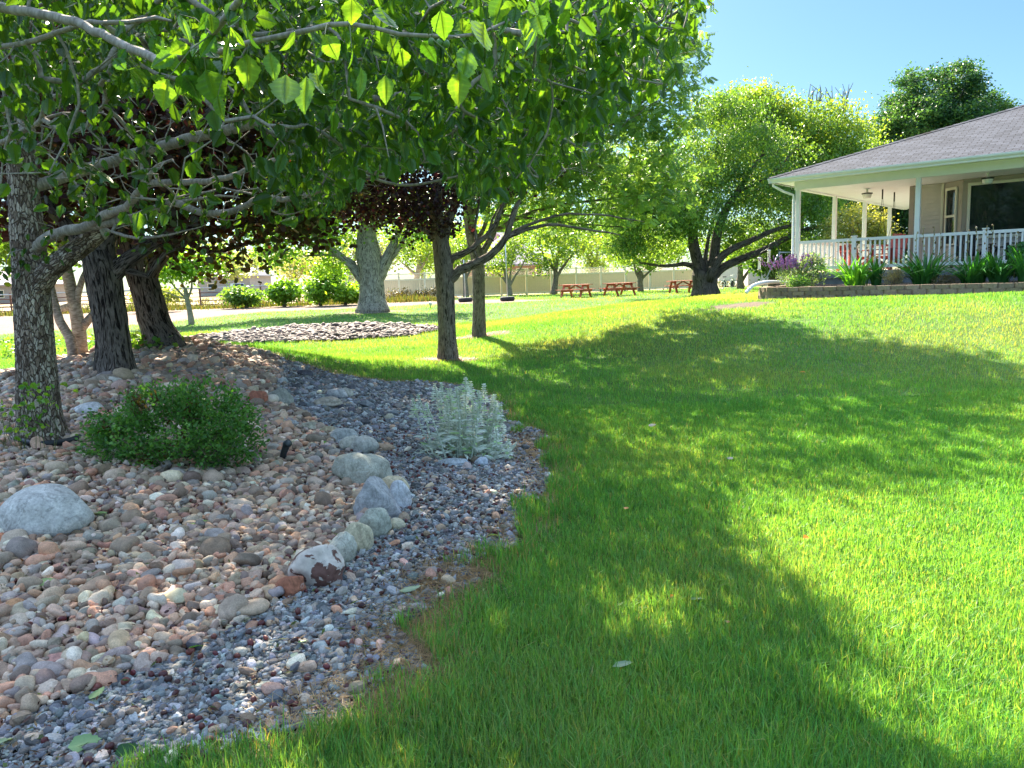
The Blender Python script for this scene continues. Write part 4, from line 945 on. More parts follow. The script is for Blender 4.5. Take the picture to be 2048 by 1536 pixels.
tree('dark_maple', 'tall dark blue green tree towering behind the roof', 'tree', np.array([[*g12, .6], [*(g12+[0, 0, 4]), .5], [*at(1880, 280, 62), .35], [*at(1885, 180, 62), .15]]), [],
     [lump(1880, 265, 62, 120, 50, 4.), lump(1812, 205, 62, 26, 58, 2.), lump(1858, 195, 62, 22, 55, 2.), lump(1915, 180, 62, 36, 58, 2.5), lump(1975, 225, 62, 38, 40, 2.3), lump(1775, 260, 61, 38, 42, 2.), lump(1850, 240, 60, 60, 50, 2.5), lump(1935, 250, 60, 50, 45, 2.5)], 330, 60000, ('diamond', .21, .14), [(.012, .045, .022), (.018, .06, .026), (.03, .08, .03), (.05, .105, .035)], MBROWN, ML, 212, spread=.40, rt=.02, seg=1.2, droop=.2, clump_amt=1.4)
g13 = at(2045, 540, 70); g13[2] = H(g13[0], g13[1])
tree('far_green_tree', 'small green treetop just showing over the roof beside the dark maple', 'tree', np.array([[*g13, .4], [*(g13+[0, 0, 5]), .3], [*at(2045, 270, 70), .2]]), [], [lump(2040, 245, 70, 30, 28, 1.8), lump(2075, 260, 70, 40, 40, 2.)], 60, 5000, ('diamond', .28, .2), YG[:3], MBROWN, ML, 213, spread=.5, rt=.02, seg=1.2)

# ---- cottonwood with a thick grey trunk
tr, Yc = rooted(746, 624, [(745, 595), (744, 565), (742, 540), (737, 505), (734, 470), (738, 420), (745, 350)], [.74, .60, .56, .56, .58, .44, .38, .3, .2, .1], 1.15)
lim = [pl(Yc, [(734, 575), (716, 550), (698, 528), (660, 495), (620, 462), (560, 430)], .24, .08), pl(Yc, [(735, 560), (720, 545), (700, 520), (660, 510), (610, 512)], .12, .04), pl(Yc, [(752, 560), (768, 530), (780, 505), (790, 480), (810, 430)], .36, .12), pl(Yc, [(776, 520), (795, 500), (805, 485), (830, 440)], .16, .06), pl(Yc, [(738, 500), (735, 480), (720, 430), (690, 360)], .25, .1)]
BR = [(.05, .13, .018), (.08, .18, .02), (.11, .21, .025), (.15, .24, .03)]
tree('grey_cottonwood', 'thick pale grey furrowed trunk forking low, standing past the gravel island', 'tree', tr, lim,
     [lump(640, 470, Yc, 70, 42, 2.), lump(560, 500, Yc, 55, 32, 1.6), lump(700, 400, Yc, 130, 70, 3.), lump(830, 430, Yc, 80, 50, 2.4), lump(600, 400, Yc, 110, 60, 3.), lump(660, 530, Yc+1, 50, 18, 1.2), lump(520, 440, Yc, 70, 45, 2.)], 260, 16000, ('diamond', .17, .14), BR, MGREYF, ML, 214, spread=.42, rt=.01, okz=2.3, seg=.7, sides=(3, 5, 9, 26), rough=.03)
# ---- small tree in the sun
tr, Ys = rooted(383, 649, [(379, 620), (374, 598), (370, 575)], [.12, .10, .09, .085, .06], 1.1)
tree('small_lawn_tree', 'small young tree in the sunny grass at the edge of the bare dirt', 'tree', tr, [pl(Ys, [(374, 600), (360, 585), (345, 568), (332, 550)], .05, .02), pl(Ys, [(374, 598), (384, 575), (383, 545)], .055, .025), pl(Ys, [(373, 598), (345, 590), (322, 580)], .035, .015), pl(Ys, [(371, 580), (362, 560), (362, 530)], .05, .025)],
     [lump(350, 528, Ys, 55, 30, 1.4), lump(400, 520, Ys, 50, 28, 1.2), lump(320, 545, Ys, 28, 18, .8)], 90, 5000, ('diamond', .15, .11), BR, MTWIG, ML, 215, spread=.32, rt=.01, seg=.5)
# ------------------------------------------------------------------ row of small trees along the fence and far trees
FT = [  # px base, py base, trunk radius, trunk polyline, limbs, lumps, palette shift, label
 (826, 597, .26, [(830, 570), (836, 545), (840, 520)], [[(834, 552), (815, 535), (800, 522)], [(838, 540), (855, 515), (860, 495)]], [(835, 500, 52, 34, 2.), (800, 480, 40, 28, 1.6), (870, 490, 36, 26, 1.4)], MPALE, 'young tree with a whitish leaning trunk right of the grey cottonwood'),
 (842, 595, .1, [(843, 570), (845, 540)], [[(844, 572), (858, 558), (868, 545)]], [(850, 530, 22, 22, 1.), (862, 510, 24, 22, 1.)], MBROWN, 'thin sapling beside the whitish leaning trunk'),
 (932, 594, .22, [(931, 570), (929, 545), (926, 520)], [[(930, 560), (940, 540), (944, 522)], [(929, 550), (915, 535), (908, 525)]], [(925, 500, 44, 30, 1.8)], MTWIG, 'young tree behind the tyre with a light pole base, seen past the brown plum trunk'),
 (1020, 591, .2, [(1018, 572), (1014, 560), (1010, 540)], [[(1016, 568), (1003, 553), (985, 540)], [(1019, 572), (1030, 552), (1045, 530), (1055, 505)], [(1018, 575), (1022, 540), (1028, 500)]], [(1000, 520, 34, 24, 1.6), (1040, 495, 32, 30, 1.4), (1015, 490, 30, 26, 1.4)], MTWIG, 'sparse young tree behind the grey pole'),
 (1107, 589, .24, [(1110, 570), (1112, 550), (1108, 530)], [[(1112, 556), (1125, 535), (1140, 515), (1150, 500)], [(1110, 540), (1092, 515), (1075, 492)], [(1112, 540), (1116, 510), (1118, 480)]], [(1100, 495, 48, 34, 2.), (1080, 525, 26, 20, 1.3), (1140, 480, 40, 34, 1.8), (1110, 460, 50, 34, 2.)], MBROWN, 'young forked tree just left of the red tables'),
 (1121, 577, .12, [(1120, 565), (1116, 545)], [[(1117, 550), (1125, 535), (1132, 515)]], [(1125, 520, 20, 20, 1.)], MTWIG, 'slim second stem close behind the young forked tree'),
 (1188, 580, .26, [(1187, 562), (1185, 545), (1180, 520)], [[(1187, 560), (1200, 545), (1210, 535)], [(1185, 550), (1192, 520), (1200, 490)]], [(1190, 500, 36, 38, 2.), (1160, 470, 28, 26, 1.5), (1205, 530, 22, 18, 1.2), (1180, 540, 14, 12, .8)], MBROWN, 'bright yellow green round headed tree between the two red tables'),
 (1281, 583, .22, [(1280, 565), (1282, 550), (1275, 535)], [[(1281, 560), (1296, 545), (1318, 530)], [(1279, 558), (1270, 540), (1268, 525)]], [(1280, 510, 40, 26, 1.8), (1310, 515, 26, 18, 1.2)], MBROWN, 'young tree by the fence right of the second red table'),
 (1334, 575, .16, [(1330, 560), (1323, 545), (1322, 525)], [[(1323, 550), (1310, 551), (1300, 552)]], [(1325, 505, 26, 20, 1.2)], MBROWN, 'crooked thin trunk at the fence left of the lone red table'),
 (1481, 578, .24, [(1480, 560), (1481, 540), (1480, 520)], [[(1482, 565), (1495, 545), (1507, 530)], [(1480, 540), (1488, 528), (1492, 515)]], [(1485, 505, 40, 22, 1.8), (1515, 500, 25, 20, 1.2)], MBROWN, 'dark trunked small tree in front of the pale shed'),
]
for q, (bx, by, r, tp, ls, lu, bk, lab) in enumerate(FT):
    tr, Y = rooted(bx, by, tp, [r, r*.85, r*.75, r*.6, r*.5], 1.15, .15)
    if Y > 54: pass
    pal = YG[2:] if 'yellow green' in lab else [(.05, .12, .02), (.08, .16, .025), (.12, .20, .035), (.16, .23, .05)]
    sp = sum(a[2]*a[3] for a in lu)
    tree('young_fence_tree', lab, 'tree', tr, [pl(Y, l, r*.55, r*.12) for l in ls], [lump(a, b, Y, c, d, e) for a, b, c, d, e in lu], int(40+sp*.02), int(500+sp*(1.5 if 'yellow' in lab else .75)), ('diamond', .19, .14), pal, bk, ML, 300+q, 'young trees along the vinyl fence', spread=.34, rt=.014, seg=.7, okz=tr[0, 2]+1.2)
# trees and bushes beyond / behind
def blob(name, lab, cat, px, py, Y, lumps, nleaf, pal, seed, leaf=('diamond', .24, .18), sp=.4, grp=None, bark=None, natt=None, tr=.12, **kw):
    g = at(px, py, Y); g[2] = H(g[0], g[1]); top = lumps[0]
    c = at(top[0], top[1], Y)
    T = np.array([[*g, tr], [*(g*.6+c*.4), tr*.8], [*c, tr*.4]])
    return tree(name, lab, cat, T, [], [lump(a, b, Y, c_, d, e) for a, b, c_, d, e in lumps], natt or max(40, nleaf//60), nleaf, leaf, pal, bark or MBROWN, ML, seed, grp, spread=sp, rt=.008, seg=.6, okz=g[2]+.3, **kw)
blob('flowering_bush', 'tall yellow green bush seen through the porch between the side posts', 'bush', 1712, 530, 36, [(1705, 455, 45, 45, 2.), (1745, 450, 32, 48, 1.8), (1680, 480, 30, 30, 1.4), (1730, 490, 40, 30, 1.5)], 9000, [(.12, .17, .05), (.18, .23, .06), (.26, .29, .08), (.30, .30, .12)], 401, ('diamond', .12, .08), .22)
blob('dark_conifer', 'dark evergreen mass behind the hanging swing chains', 'tree', 1800, 540, 46, [(1800, 440, 45, 75, 3.), (1770, 480, 40, 50, 2.5), (1830, 420, 40, 60, 2.5), (1660, 400, 60, 40, 3.), (1780, 390, 50, 40, 3)], 16000, [(.010, .035, .014), (.018, .05, .018), (.03, .075, .022)], 402, ('diamond', .22, .12), .4)
blob('dark_conifer', 'squat dark tree with a thick trunk under the right limb of the old tree', 'tree', 1548, 572, 44, [(1548, 520, 34, 26, 2.), (1570, 500, 30, 30, 2.), (1520, 510, 26, 20, 1.6)], 6500, [(.015, .05, .015), (.03, .08, .02), (.06, .12, .025)], 403, ('diamond', .2, .13), .4, tr=.38)
blob('vine_bush', 'round leafy vine clump growing through the pipe fence', 'bush', 568, 603, 47, [(568, 582, 24, 17, 1.0)], 3200, BR[:3], 404, ('diamond', .2, .16), .25)
blob('vine_bush', 'low pale leafy shrub left of the round vine clump', 'bush', 492, 604, 47, [(492, 590, 26, 13, 1.), (470, 588, 18, 11, .8)], 2600, [(.05, .12, .03), (.07, .15, .03), (.09, .17, .04)], 405, ('diamond', .2, .15), .25)
blob('vine_bush', 'tall leafy vine covering a gate post near the cottonwood', 'bush', 640, 600, 46, [(645, 572, 24, 22, 1.), (655, 548, 22, 16, 1.), (638, 585, 16, 14, .8)], 3600, BR[:3], 406, ('diamond', .2, .16), .28)
blob('vine_bush', 'sunlit leafy hedge between the vine covered gate post and the cottonwood', 'bush', 690, 600, 46, [(690, 584, 30, 13, 1.), (715, 582, 20, 14, .8)], 3000, BR[1:], 407, ('diamond', .2, .16), .25)
blob('weedy_shrub', 'pale weedy shrub at the foot of the pipe fence beside the small lawn tree', 'bush', 330, 606, 45, [(325, 592, 30, 12, 1.), (290, 590, 22, 10, .8)], 2200, [(.07, .12, .03), (.10, .14, .04), (.13, .15, .06)], 408, ('diamond', .2, .13), .25)
blob('weedy_shrub', 'dry rusty weeds heaped against the vinyl fence', 'bush', 800, 597, 53, [(800, 590, 20, 7, .8), (850, 590, 26, 7, .8), (880, 585, 14, 12, .6)], 1600, [(.045, .035, .018), (.06, .05, .025), (.04, .055, .02)], 409, ('diamond', .22, .06), .25)
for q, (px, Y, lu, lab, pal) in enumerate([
 (470, 120, [(470, 525, 60, 26, 6.), (430, 515, 50, 26, 6)], 'hazy grey green tree far beyond the pipe fence, left of the parked van', [(.14, .19, .10), (.19, .24, .13)]),  # haze painted into the leaf colours of this tree and the next
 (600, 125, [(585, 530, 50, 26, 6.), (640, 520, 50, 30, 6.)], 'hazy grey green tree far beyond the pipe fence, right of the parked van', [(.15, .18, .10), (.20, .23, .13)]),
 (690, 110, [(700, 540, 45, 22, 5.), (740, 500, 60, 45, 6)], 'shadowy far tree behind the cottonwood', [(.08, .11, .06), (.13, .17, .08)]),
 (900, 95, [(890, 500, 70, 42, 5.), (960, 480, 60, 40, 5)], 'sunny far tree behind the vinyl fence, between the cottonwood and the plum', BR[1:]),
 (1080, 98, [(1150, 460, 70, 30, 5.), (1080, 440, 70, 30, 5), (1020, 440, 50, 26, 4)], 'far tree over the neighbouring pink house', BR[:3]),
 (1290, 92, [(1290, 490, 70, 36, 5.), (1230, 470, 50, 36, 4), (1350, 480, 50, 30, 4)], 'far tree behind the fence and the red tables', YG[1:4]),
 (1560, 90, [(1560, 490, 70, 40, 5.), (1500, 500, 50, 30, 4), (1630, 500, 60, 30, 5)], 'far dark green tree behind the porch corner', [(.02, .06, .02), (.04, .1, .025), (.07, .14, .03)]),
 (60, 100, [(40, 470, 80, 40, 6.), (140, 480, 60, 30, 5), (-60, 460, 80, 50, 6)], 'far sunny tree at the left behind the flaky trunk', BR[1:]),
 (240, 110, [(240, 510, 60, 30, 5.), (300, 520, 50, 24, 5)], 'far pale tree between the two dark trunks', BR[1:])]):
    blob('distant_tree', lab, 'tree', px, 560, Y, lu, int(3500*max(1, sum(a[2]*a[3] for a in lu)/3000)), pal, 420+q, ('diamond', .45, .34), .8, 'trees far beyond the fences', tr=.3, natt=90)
# leafy ground cover behind the mound and weeds on the left
rg = np.random.default_rng(61); q = []
for (px, py, sx, sy, n) in ((20, 690, 45, 14, 500), (120, 672, 40, 9, 500), (215, 688, 40, 7, 450), (275, 690, 30, 9, 500), (40, 705, 40, 12, 350)):
    for _ in range(n): q.append((rg.normal(px, sx), min(rg.normal(py, sy), 715)))
q = np.array([G(a, b) for a, b in q]); q = q[(q[:, 1] < 24)]
ok = np.hypot(q[:, 0]-g1[0], q[:, 1]-g1[1]) > 1.5; q = q[ok]; n = len(q)
P = q+np.stack([rg.normal(0, .1, n), rg.normal(0, .1, n), rg.uniform(.03, .22, n)], 1)
u = rg.normal(0, 1, (n, 3)); V, F, C_ = leaf_mesh(P, u, rg.uniform(.06, .12, n), rg.uniform(.05, .09, n), pick([(.03, .09, .018), (.06, .14, .025), (.10, .18, .03)], n, rg), rg, 'round', .7)
kind(mk('ground_cover', V, F, ML, col=C_, loc=(0, 0, 0)), 'stuff')
# weeds along the pipe fence
n = 9000; x = rg.uniform(-34, -3.5, n); y = rg.normal(49.5, .9, n); x2 = rg.uniform(-40, 30, 5000); y2 = rg.uniform(58, 90, 5000)
x = np.concatenate([x, x2]); y = np.concatenate([y, y2]); n = len(x)
V, F, C_ = blades('w', x, y, rg.uniform(.1, .55, n)*(.4+vnoise(x, y, .5, 4)), rg.uniform(.05, .12, n), np.abs(rg.normal(.3, .3, n)), pick([(.035, .075, .02), (.055, .085, .028), (.08, .08, .04), (.03, .08, .02)], n, rg, gain=1.2), rg, True)
kind(mk('tall_weeds', V, F, MGRASS, col=C_, loc=(0, 0, 0)), 'stuff')

# ------------------------------------------------------------------ fences
MVINYL = m_plain('tan_vinyl', (.80, .64, .42), .45, .05, 8); MVINYL2 = m_plain('cream_vinyl', (.86, .78, .60), .45, .05, 8)
pA = G(640, 597.5); pB = G(1052, 591.0); pC = G(1390, 582.5)
fa = np.array([at(640, 560, 56.5)[0], 56.5]); fb = np.array([at(1395, 560, 59.5)[0], 59.5])
fd_ = fb-fa; fl_ = np.linalg.norm(fd_); npan = int(round(fl_/1.83)); fd_ = fd_/fl_; fn_ = np.array([fd_[1], -fd_[0]])
fence = empty('vinyl_fence', (*fa, H(*fa)))
zf = lambda s: float(H(*(fa+fd_*s)))
for k in range(npan+1):
    s = k*fl_/npan; c = fa+fd_*s; z = zf(s); b = MB(); b.bevbox(-.065, .065, -.065, .065, -.1, 1.86, .008); b.bevbox(-.085, .085, -.085, .085, 1.86, 1.92, .012)
    b.fr = (lambda c, z: lambda V: np.stack([c[0]+V[:, 0]*fd_[0]+V[:, 1]*fn_[0], c[1]+V[:, 0]*fd_[1]+V[:, 1]*fn_[1], z+V[:, 2]], 1))(c, z)
    b.build('post', MVINYL2, fence)
    if k == npan: break
    w_ = fl_/npan
    for za, zb in ((1.36, 1.46), (.06, .2)): p = MB(b.fr); p.box(.07, w_-.07, -.03, .03, za, zb); p.build('rail', MVINYL2, fence)
    p = MB(b.fr); nb = 11
    for q in range(nb): x0 = .07+(w_-.14)*q/nb; p.box(x0+.004, x0+(w_-.14)/nb-.002, -.012, .012, .2, 1.36)
    p.build('panel', MVINYL, fence)
    p = MB(b.fr); p.box(.07, w_-.07, -.022, .022, 1.80, 1.86)
    for sgn in (1, -1):
        t = -.34
        while t < w_:
            x0, x1 = (t, t+.34) if sgn > 0 else (t+.34, t); z0, z1 = 1.46, 1.80
            if x0 != x1:
                def clip(xa, za, xb, zb):
                    lo, hi = .07, w_-.07
                    if max(xa, xb) < lo or min(xa, xb) > hi: return None
                    f = lambda x: za+(zb-za)*(x-xa)/(xb-xa)
                    A_, B__ = sorted([(xa, za), (xb, zb)]); xa_, xb_ = max(A_[0], lo), min(B__[0], hi); return (xa_, f(xa_), xb_, f(xb_))
                cl = clip(x0, z0, x1, z1)
                if cl and cl[2]-cl[0] > .03: p.bar((cl[0], .006*sgn, cl[1]), (cl[2], .006*sgn, cl[3]), .012, .035, (0, 1, 0))
            t += .115
    p.build('lattice', MVINYL2, fence)
tag(fence, 'tan vinyl privacy fence with lattice top running behind the red tables', 'fence')

MRUST = m_plain('rusty_pipe', (.20, .09, .055), .7, .3, 30); MGALV = m_plain('weathered_pipe', (.55, .50, .46), .5, .15, 20)
pf = empty('pipe_fence', (*at(400, 590, 51)[:2], float(H(*at(400, 590, 51)[:2]))))
xs_ = [at(x, 590, 51)[0] for x in (-260, -120, 20, 150, 275, 400, 522, 631, 720)]
for x in xs_:
    b = MB(); z = float(H(x, 51)); b.tube([(x, 51, z-.2), (x, 51, z+1.42)], .055, 8); b.build('post', MRUST, pf)
for k, zz in enumerate((.22, .48, .74, 1.0, 1.3)):
    b = MB(); b.tube([(x, 51-.05, float(H(x, 51))+zz) for x in np.linspace(xs_[0], xs_[-1], 20)], .034 if k < 4 else .055, 6); b.build('rail', MRUST if k < 4 else MGALV, pf)
tag(pf, 'rust red pipe rail fence along the far edge of the bare dirt', 'fence')

# ------------------------------------------------------------------ picnic tables
MRED = m_plain('red_stain_wood', (.52, .125, .07), .55, .3, 14)
def picnic():
    r = empty('picnic_table', (0, 0, 0)); L = 1.83
    b = MB()
    for k in range(5): y = -.36+k*.18; b.box(-L/2, L/2, y-.082, y+.082, .71, .75)
    b.build('tabletop', MRED, r)
    for s in (-1, 1):
        b = MB()
        for k in range(2): y = s*(.62+k*.145); b.box(-L/2, L/2, min(y-.066, y+.066), max(y-.066, y+.066), .42, .46)
        b.build('bench', MRED, r)
    for x in (-.62, .62):
        b = MB()
        for s in (-1, 1): b.bar((x, s*.28, .708), (x, s*.72, .0), .045, .13, (1, 0, 0))
        b.bar((x+.047, -.80, .37), (x+.047, .80, .37), .045, .13, (0, 0, 1)); b.bar((x+.047, -.40, .655), (x+.047, .40, .655), .045, .1, (0, 0, 1))
        b.build('leg_frame', MRED, r)
        b = MB(); b.bar((x+.03*(1 if x < 0 else 1), 0, .37), (0.02*np.sign(x), 0, .69), .08, .045, (0, 1, 0)); b.build('brace', MRED, r)
    return r
pt0 = picnic()
for k, (px, py, rz, lab) in enumerate(((1152, 595, -.55, 'red picnic table leftmost in the row, sunlit and turned slightly toward the lawn'), (1239, 592, .5, 'red picnic table in the middle, darker, end to end with its neighbour'), (1366, 585.5, .12, 'red picnic table standing alone beside the old tree trunk'))):
    g = G(px, py-4); g = np.array([g[0], 46. if k < 2 else 47.5, 0]); g[0] = at(px, py, g[1])[0]; g[2] = float(H(g[0], g[1]))
    o = pt0 if k == 0 else copy_tree(pt0, g, rz)
    o.location = g; o.rotation_euler = (0, 0, rz); tag(o, lab, 'picnic table', 'red picnic tables by the fence')

# ------------------------------------------------------------------ tyre bases with poles, small light, far buildings and cars
MTYRE = m_plain('tyre_rubber', (.025, .026, .03), .8, .2, 40); MCONC = m_plain('concrete', (.42, .41, .39), .9, .15, 25)
MSTEEL = m_plain('galvanised_pole', (.55, .55, .56), .4, .1, 20, .6)
def tyre(px, py, Y, lab, pole):
    g = at(px, py, Y); g[2] = float(H(g[0], g[1])); r = empty('tyre_post_base', g)
    b = MB(); R0, r0 = .30, .125; th = np.linspace(0, 2*math.pi, 17)
    b.lathe([(R0+r0*.95*math.copysign(abs(math.cos(t))**.7, math.cos(t)), r0+r0*math.copysign(abs(math.sin(t))**.7, math.sin(t))) for t in th], 28, g); b.build('tyre', MTYRE, r, True)
    b = MB(); b.lathe([(0.001, .2), (.12, .21), (.2, .19), (.22, .05)], 20, g); b.build('concrete_fill', MCONC, r, True)
    if pole: b = MB(); b.tube([g+[0, 0, .1], g+[.0, 0, pole*.5], g+[-.01, 0, pole]], .028, 10); b.build('pole', MSTEEL, r, True)
    tag(r, lab, 'pole base', 'tyre pole bases on the lawn')
tyre(931, 603, 44.5, 'black tyre weighted with concrete, half hidden behind the straight brown trunk', 2.4)
tyre(1015, 604, 43.5, 'black tyre holding a tall thin grey pole', 7.3*.48)
g = G(861, 616); r = empty('lawn_light', g); b = MB(); b.tube([g-[0, 0, .05], g+[0, 0, .14]], .018, 8); b.build('stake', MTYRE, r); b = MB(); b.lathe([(.001, .30), (.05, .285), (.085, .24), (.09, .2), (.06, .15), (.02, .12)], 16, g); b.build('lamp_head', m_plain('white_plastic', (.75, .74, .72), .4, .05), r, True)
tag(r, 'little white headed lawn light stuck in the grass beyond the gravel island', 'garden light')
# neighbour house beyond the vinyl fence
MPINK = m_plain('pink_brick', (.46, .27, .22), .9, .2, 6); MMAUVE = m_plain('mauve_roof', (.36, .30, .33), .85, .2, 5)
def far_house(name, lab, px0, px1, Y, dep, zw, zr, wall, roof, hip=3.):
    a = at(px0, 560, Y); c = at(px1, 560, Y); z0 = float(H((a[0]+c[0])/2, Y)); r = empty(name, ((a[0]+c[0])/2, Y, z0))
    b = MB(); b.box(a[0], c[0], Y, Y+dep, z0-.3, z0+zw); b.build('wall', wall, r)
    b = MB(); e = .5; zt = z0+zw; x0, x1, y0, y1 = a[0]-e, c[0]+e, Y-e, Y+dep+e; ym = (y0+y1)/2
    P = [(x0, y0, zt), (x1, y0, zt), (x1, y1, zt), (x0, y1, zt), (x0+hip, ym, z0+zr), (x1-hip, ym, z0+zr)]
    b.add(np.array(P, float), [np.array([[0, 1, 5, 4], [2, 3, 4, 5]]), np.array([[1, 2, 5], [3, 0, 4]])]); b.box(x0, x1, y0, y1, zt-.18, zt-.003); b.build('roof', roof, r)
    nwin = max(2, int((c[0]-a[0])/3.2))
    for k in range(nwin):
        xc = a[0]+(c[0]-a[0])*(k+.5)/nwin; b = MB(); b.box(xc-.6, xc+.6, Y-.04, Y-.003, z0+1., z0+2.2); w_ = b.build('window', MVINYL2, r)
        b = MB(); b.box(xc-.52, xc+.52, Y-.05, Y-.042, z0+1.08, z0+2.12); b.build('pane', MGLASS, w_)
    tag(r, lab, 'house'); return r
m, nt, bs, out = newmat('dark_glass'); bs.inputs['Base Color'].default_value = (.012, .02, .022, 1); bs.inputs['Roughness'].default_value = .03; bs.inputs['Specular IOR Level'].default_value = .5
MGLASS = m
far_house('neighbour_house', 'pink brick house with a mauve hip roof behind the lattice fence', 925, 1085, 76, 10, 2.6, 6.0, MPINK, MMAUVE, 5.)
far_house('white_barn', 'long white outbuilding in the haze beyond the pipe fence', 395, 500, 135, 12, 3.4, 5.0, m_plain('white_siding', (.30, .295, .31), .8, .06, 3), m_plain('white_metal_roof', (.27, .265, .29), .7, .06, 3), 1.)
far_house('neighbour_house', 'pale house far left behind the flaky trunk', -150, 60, 120, 10, 3., 5.4, m_plain('pale_stucco', (.30, .265, .25), .9, .06, 3), MMAUVE, 4.)
# shed, trailer and bicycle right of the old tree
sx0, sx1 = at(1496, 560, 62)[0], at(1568, 560, 62)[0]; z0 = float(H(sx0, 62)); r = empty('pale_shed', ((sx0+sx1)/2, 62, z0))
b = MB()
for k in range(9): zz = z0+k*.22; b.box(sx0, sx1, 62-.01*(k % 2), 66, zz, zz+.215)
b.build('wall', m_plain('pale_panel', (.55, .53, .52), .7, .06, 4), r); b = MB(); b.box(sx0-.2, sx1+.2, 61.8, 66.2, z0+1.98, z0+2.1); b.build('roof', MMAUVE, r)
b = MB(); b.box((sx0+sx1)/2-.06, (sx0+sx1)/2+.06, 61.96, 61.985, z0, z0+1.95); b.build('trim', MVINYL2, r)
tag(r, 'low pale panelled shed behind the trunk right of the old tree', 'shed')
tx0, tx1 = at(1438, 560, 60)[0], at(1478, 560, 60)[0]; z0 = float(H(tx0, 60)); r = empty('box_trailer', ((tx0+tx1)/2, 60, z0))
b = MB(); b.bevbox(tx0, tx1, 60, 63.5, z0+.42, z0+1.75, .05); b.build('body', m_plain('white_trailer_skin', (.66, .64, .68), .45, .05, 3), r)
for x in (tx0+.45, tx1-.45):
    b = MB(); b.tube([(x-.11, 60.2, z0+.3), (x+.11, 60.2, z0+.3)], .3, 18); b.build('wheel', MTYRE, r)
b = MB(); b.bar((tx0-.9, 61.5, z0+.4), (tx0+.1, 61.5, z0+.45), .1, .1); b.build('hitch', MTYRE, r)
tag(r, 'white box trailer parked behind the old tree trunk', 'trailer')
g = at(1455, 572, 52); g[2] = float(H(g[0], g[1])); r = empty('white_bicycle', g); mwb = m_plain('white_paint', (.75, .74, .74), .35, .05)
for dx in (-.52, .52):
    b = MB(); th = np.linspace(0, 2*math.pi, 25); b.tube([g+[dx+.33*math.cos(t), .02*math.sin(t), .34+.33*math.sin(t)] for t in th], .028, 6); wv = b.build('wheel', mwb, r, True)
    b = MB()
    for t in np.linspace(0, math.pi, 7)[:-1]: b.tube([g+[dx-.32*math.cos(t), 0, .34-.32*math.sin(t)], g+[dx+.32*math.cos(t), 0, .34+.32*math.sin(t)]], .004, 4)
    b.build('spoke', MSTEEL, wv)
b = MB()
for p, q in (((-.52, .34), (-.18, .72)), ((-.18, .72), (.36, .74)), ((.36, .74), (0, .30)), ((0, .30), (-.18, .72)), ((-.52, .34), (0, .30)), ((.52, .34), (.34, .86))): b.tube([g+[p[0], 0, p[1]], g+[q[0], 0, q[1]]], .028, 6)
b.build('frame', mwb, r); b = MB(); b.bevbox(g[0]-.34, g[0]-.08, g[1]-.07, g[1]+.07, g[2]+.82, g[2]+.88, .02); b.build('saddle', MTYRE, r)
b = MB(); b.tube([g+[.26, -.26, .9], g+[.34, -.1, .95], g+[.34, .1, .95], g+[.26, .26, .9]], .018, 6); b.build('handlebar', mwb, r)
tag(r, 'white bicycle standing in the yard between the old tree and the small dark trunk', 'bicycle')
# two parked vehicles far beyond the pipe fence
def car(name, lab, px, Y, col, L, Hh, yaw, cat):
    g = at(px, 566, Y); g[2] = float(H(g[0], g[1])); r = empty(name, g); prof = [(-L/2, .35), (-L/2, .85), (-L*.44, .95), (-L*.32, Hh), (L*.15, Hh), (L*.27, 1.0), (L*.47, .88), (L/2, .7), (L/2, .35)]
    V = np.array([[x, s*.9*(1 if z < 1.02 else .84), z] for s in (-1, 1) for x, z in prof]); k = len(prof)
    F4 = [[i, (i+1) % k, k+(i+1) % k, k+i] for i in range(k)]
    tri = [[0, i, i+1] for i in range(1, k-1)]+[[k, k+i+1, k+i] for i in range(1, k-1)]
    fr_ = lambda V: np.stack([g[0]+V[:, 0]*math.cos(yaw)-V[:, 1]*math.sin(yaw), g[1]+V[:, 0]*math.sin(yaw)+V[:, 1]*math.cos(yaw), g[2]+V[:, 2]], 1)
    b = MB(fr_); b.add(V, [np.array(F4), np.array(tri)]); b.build('body', m_plain(name+'_paint', col, .3, .03), r)
    for s in (-1, 1):
        b = MB(fr_); y = s*.84; b.quad((-L*.37, s*.915, 1.0), (L*.22, s*.915, 1.0), (L*.12, s*.77, Hh-.08), (-L*.30, s*.77, Hh-.08)); b.build('side_window', MGLASS, r)
        for x in (-L*.32, L*.31):
            b = MB(fr_); b.tube([(x, s*.72, .33), (x, s*.92, .33)], .33, 18); b.build('wheel', MTYRE, r)
    b = MB(fr_); b.quad((L*.285, -.8, 1.0), (L*.285, .8, 1.0), (L*.165, .68, Hh-.07), (L*.165, -.68, Hh-.07)); b.build('windscreen', MGLASS, r)
    tag(r, lab, cat)
car('parked_van', 'silver blue van parked far beyond the pipe fence, beside the white outbuilding', 475, 110, (.50, .55, .62), 4.8, 1.9, -1.1, 'van')
car('parked_car', 'white car parked far beyond the pipe fence behind the vine covered post', 604, 112, (.75, .75, .76), 4.6, 1.45, -.5, 'car')

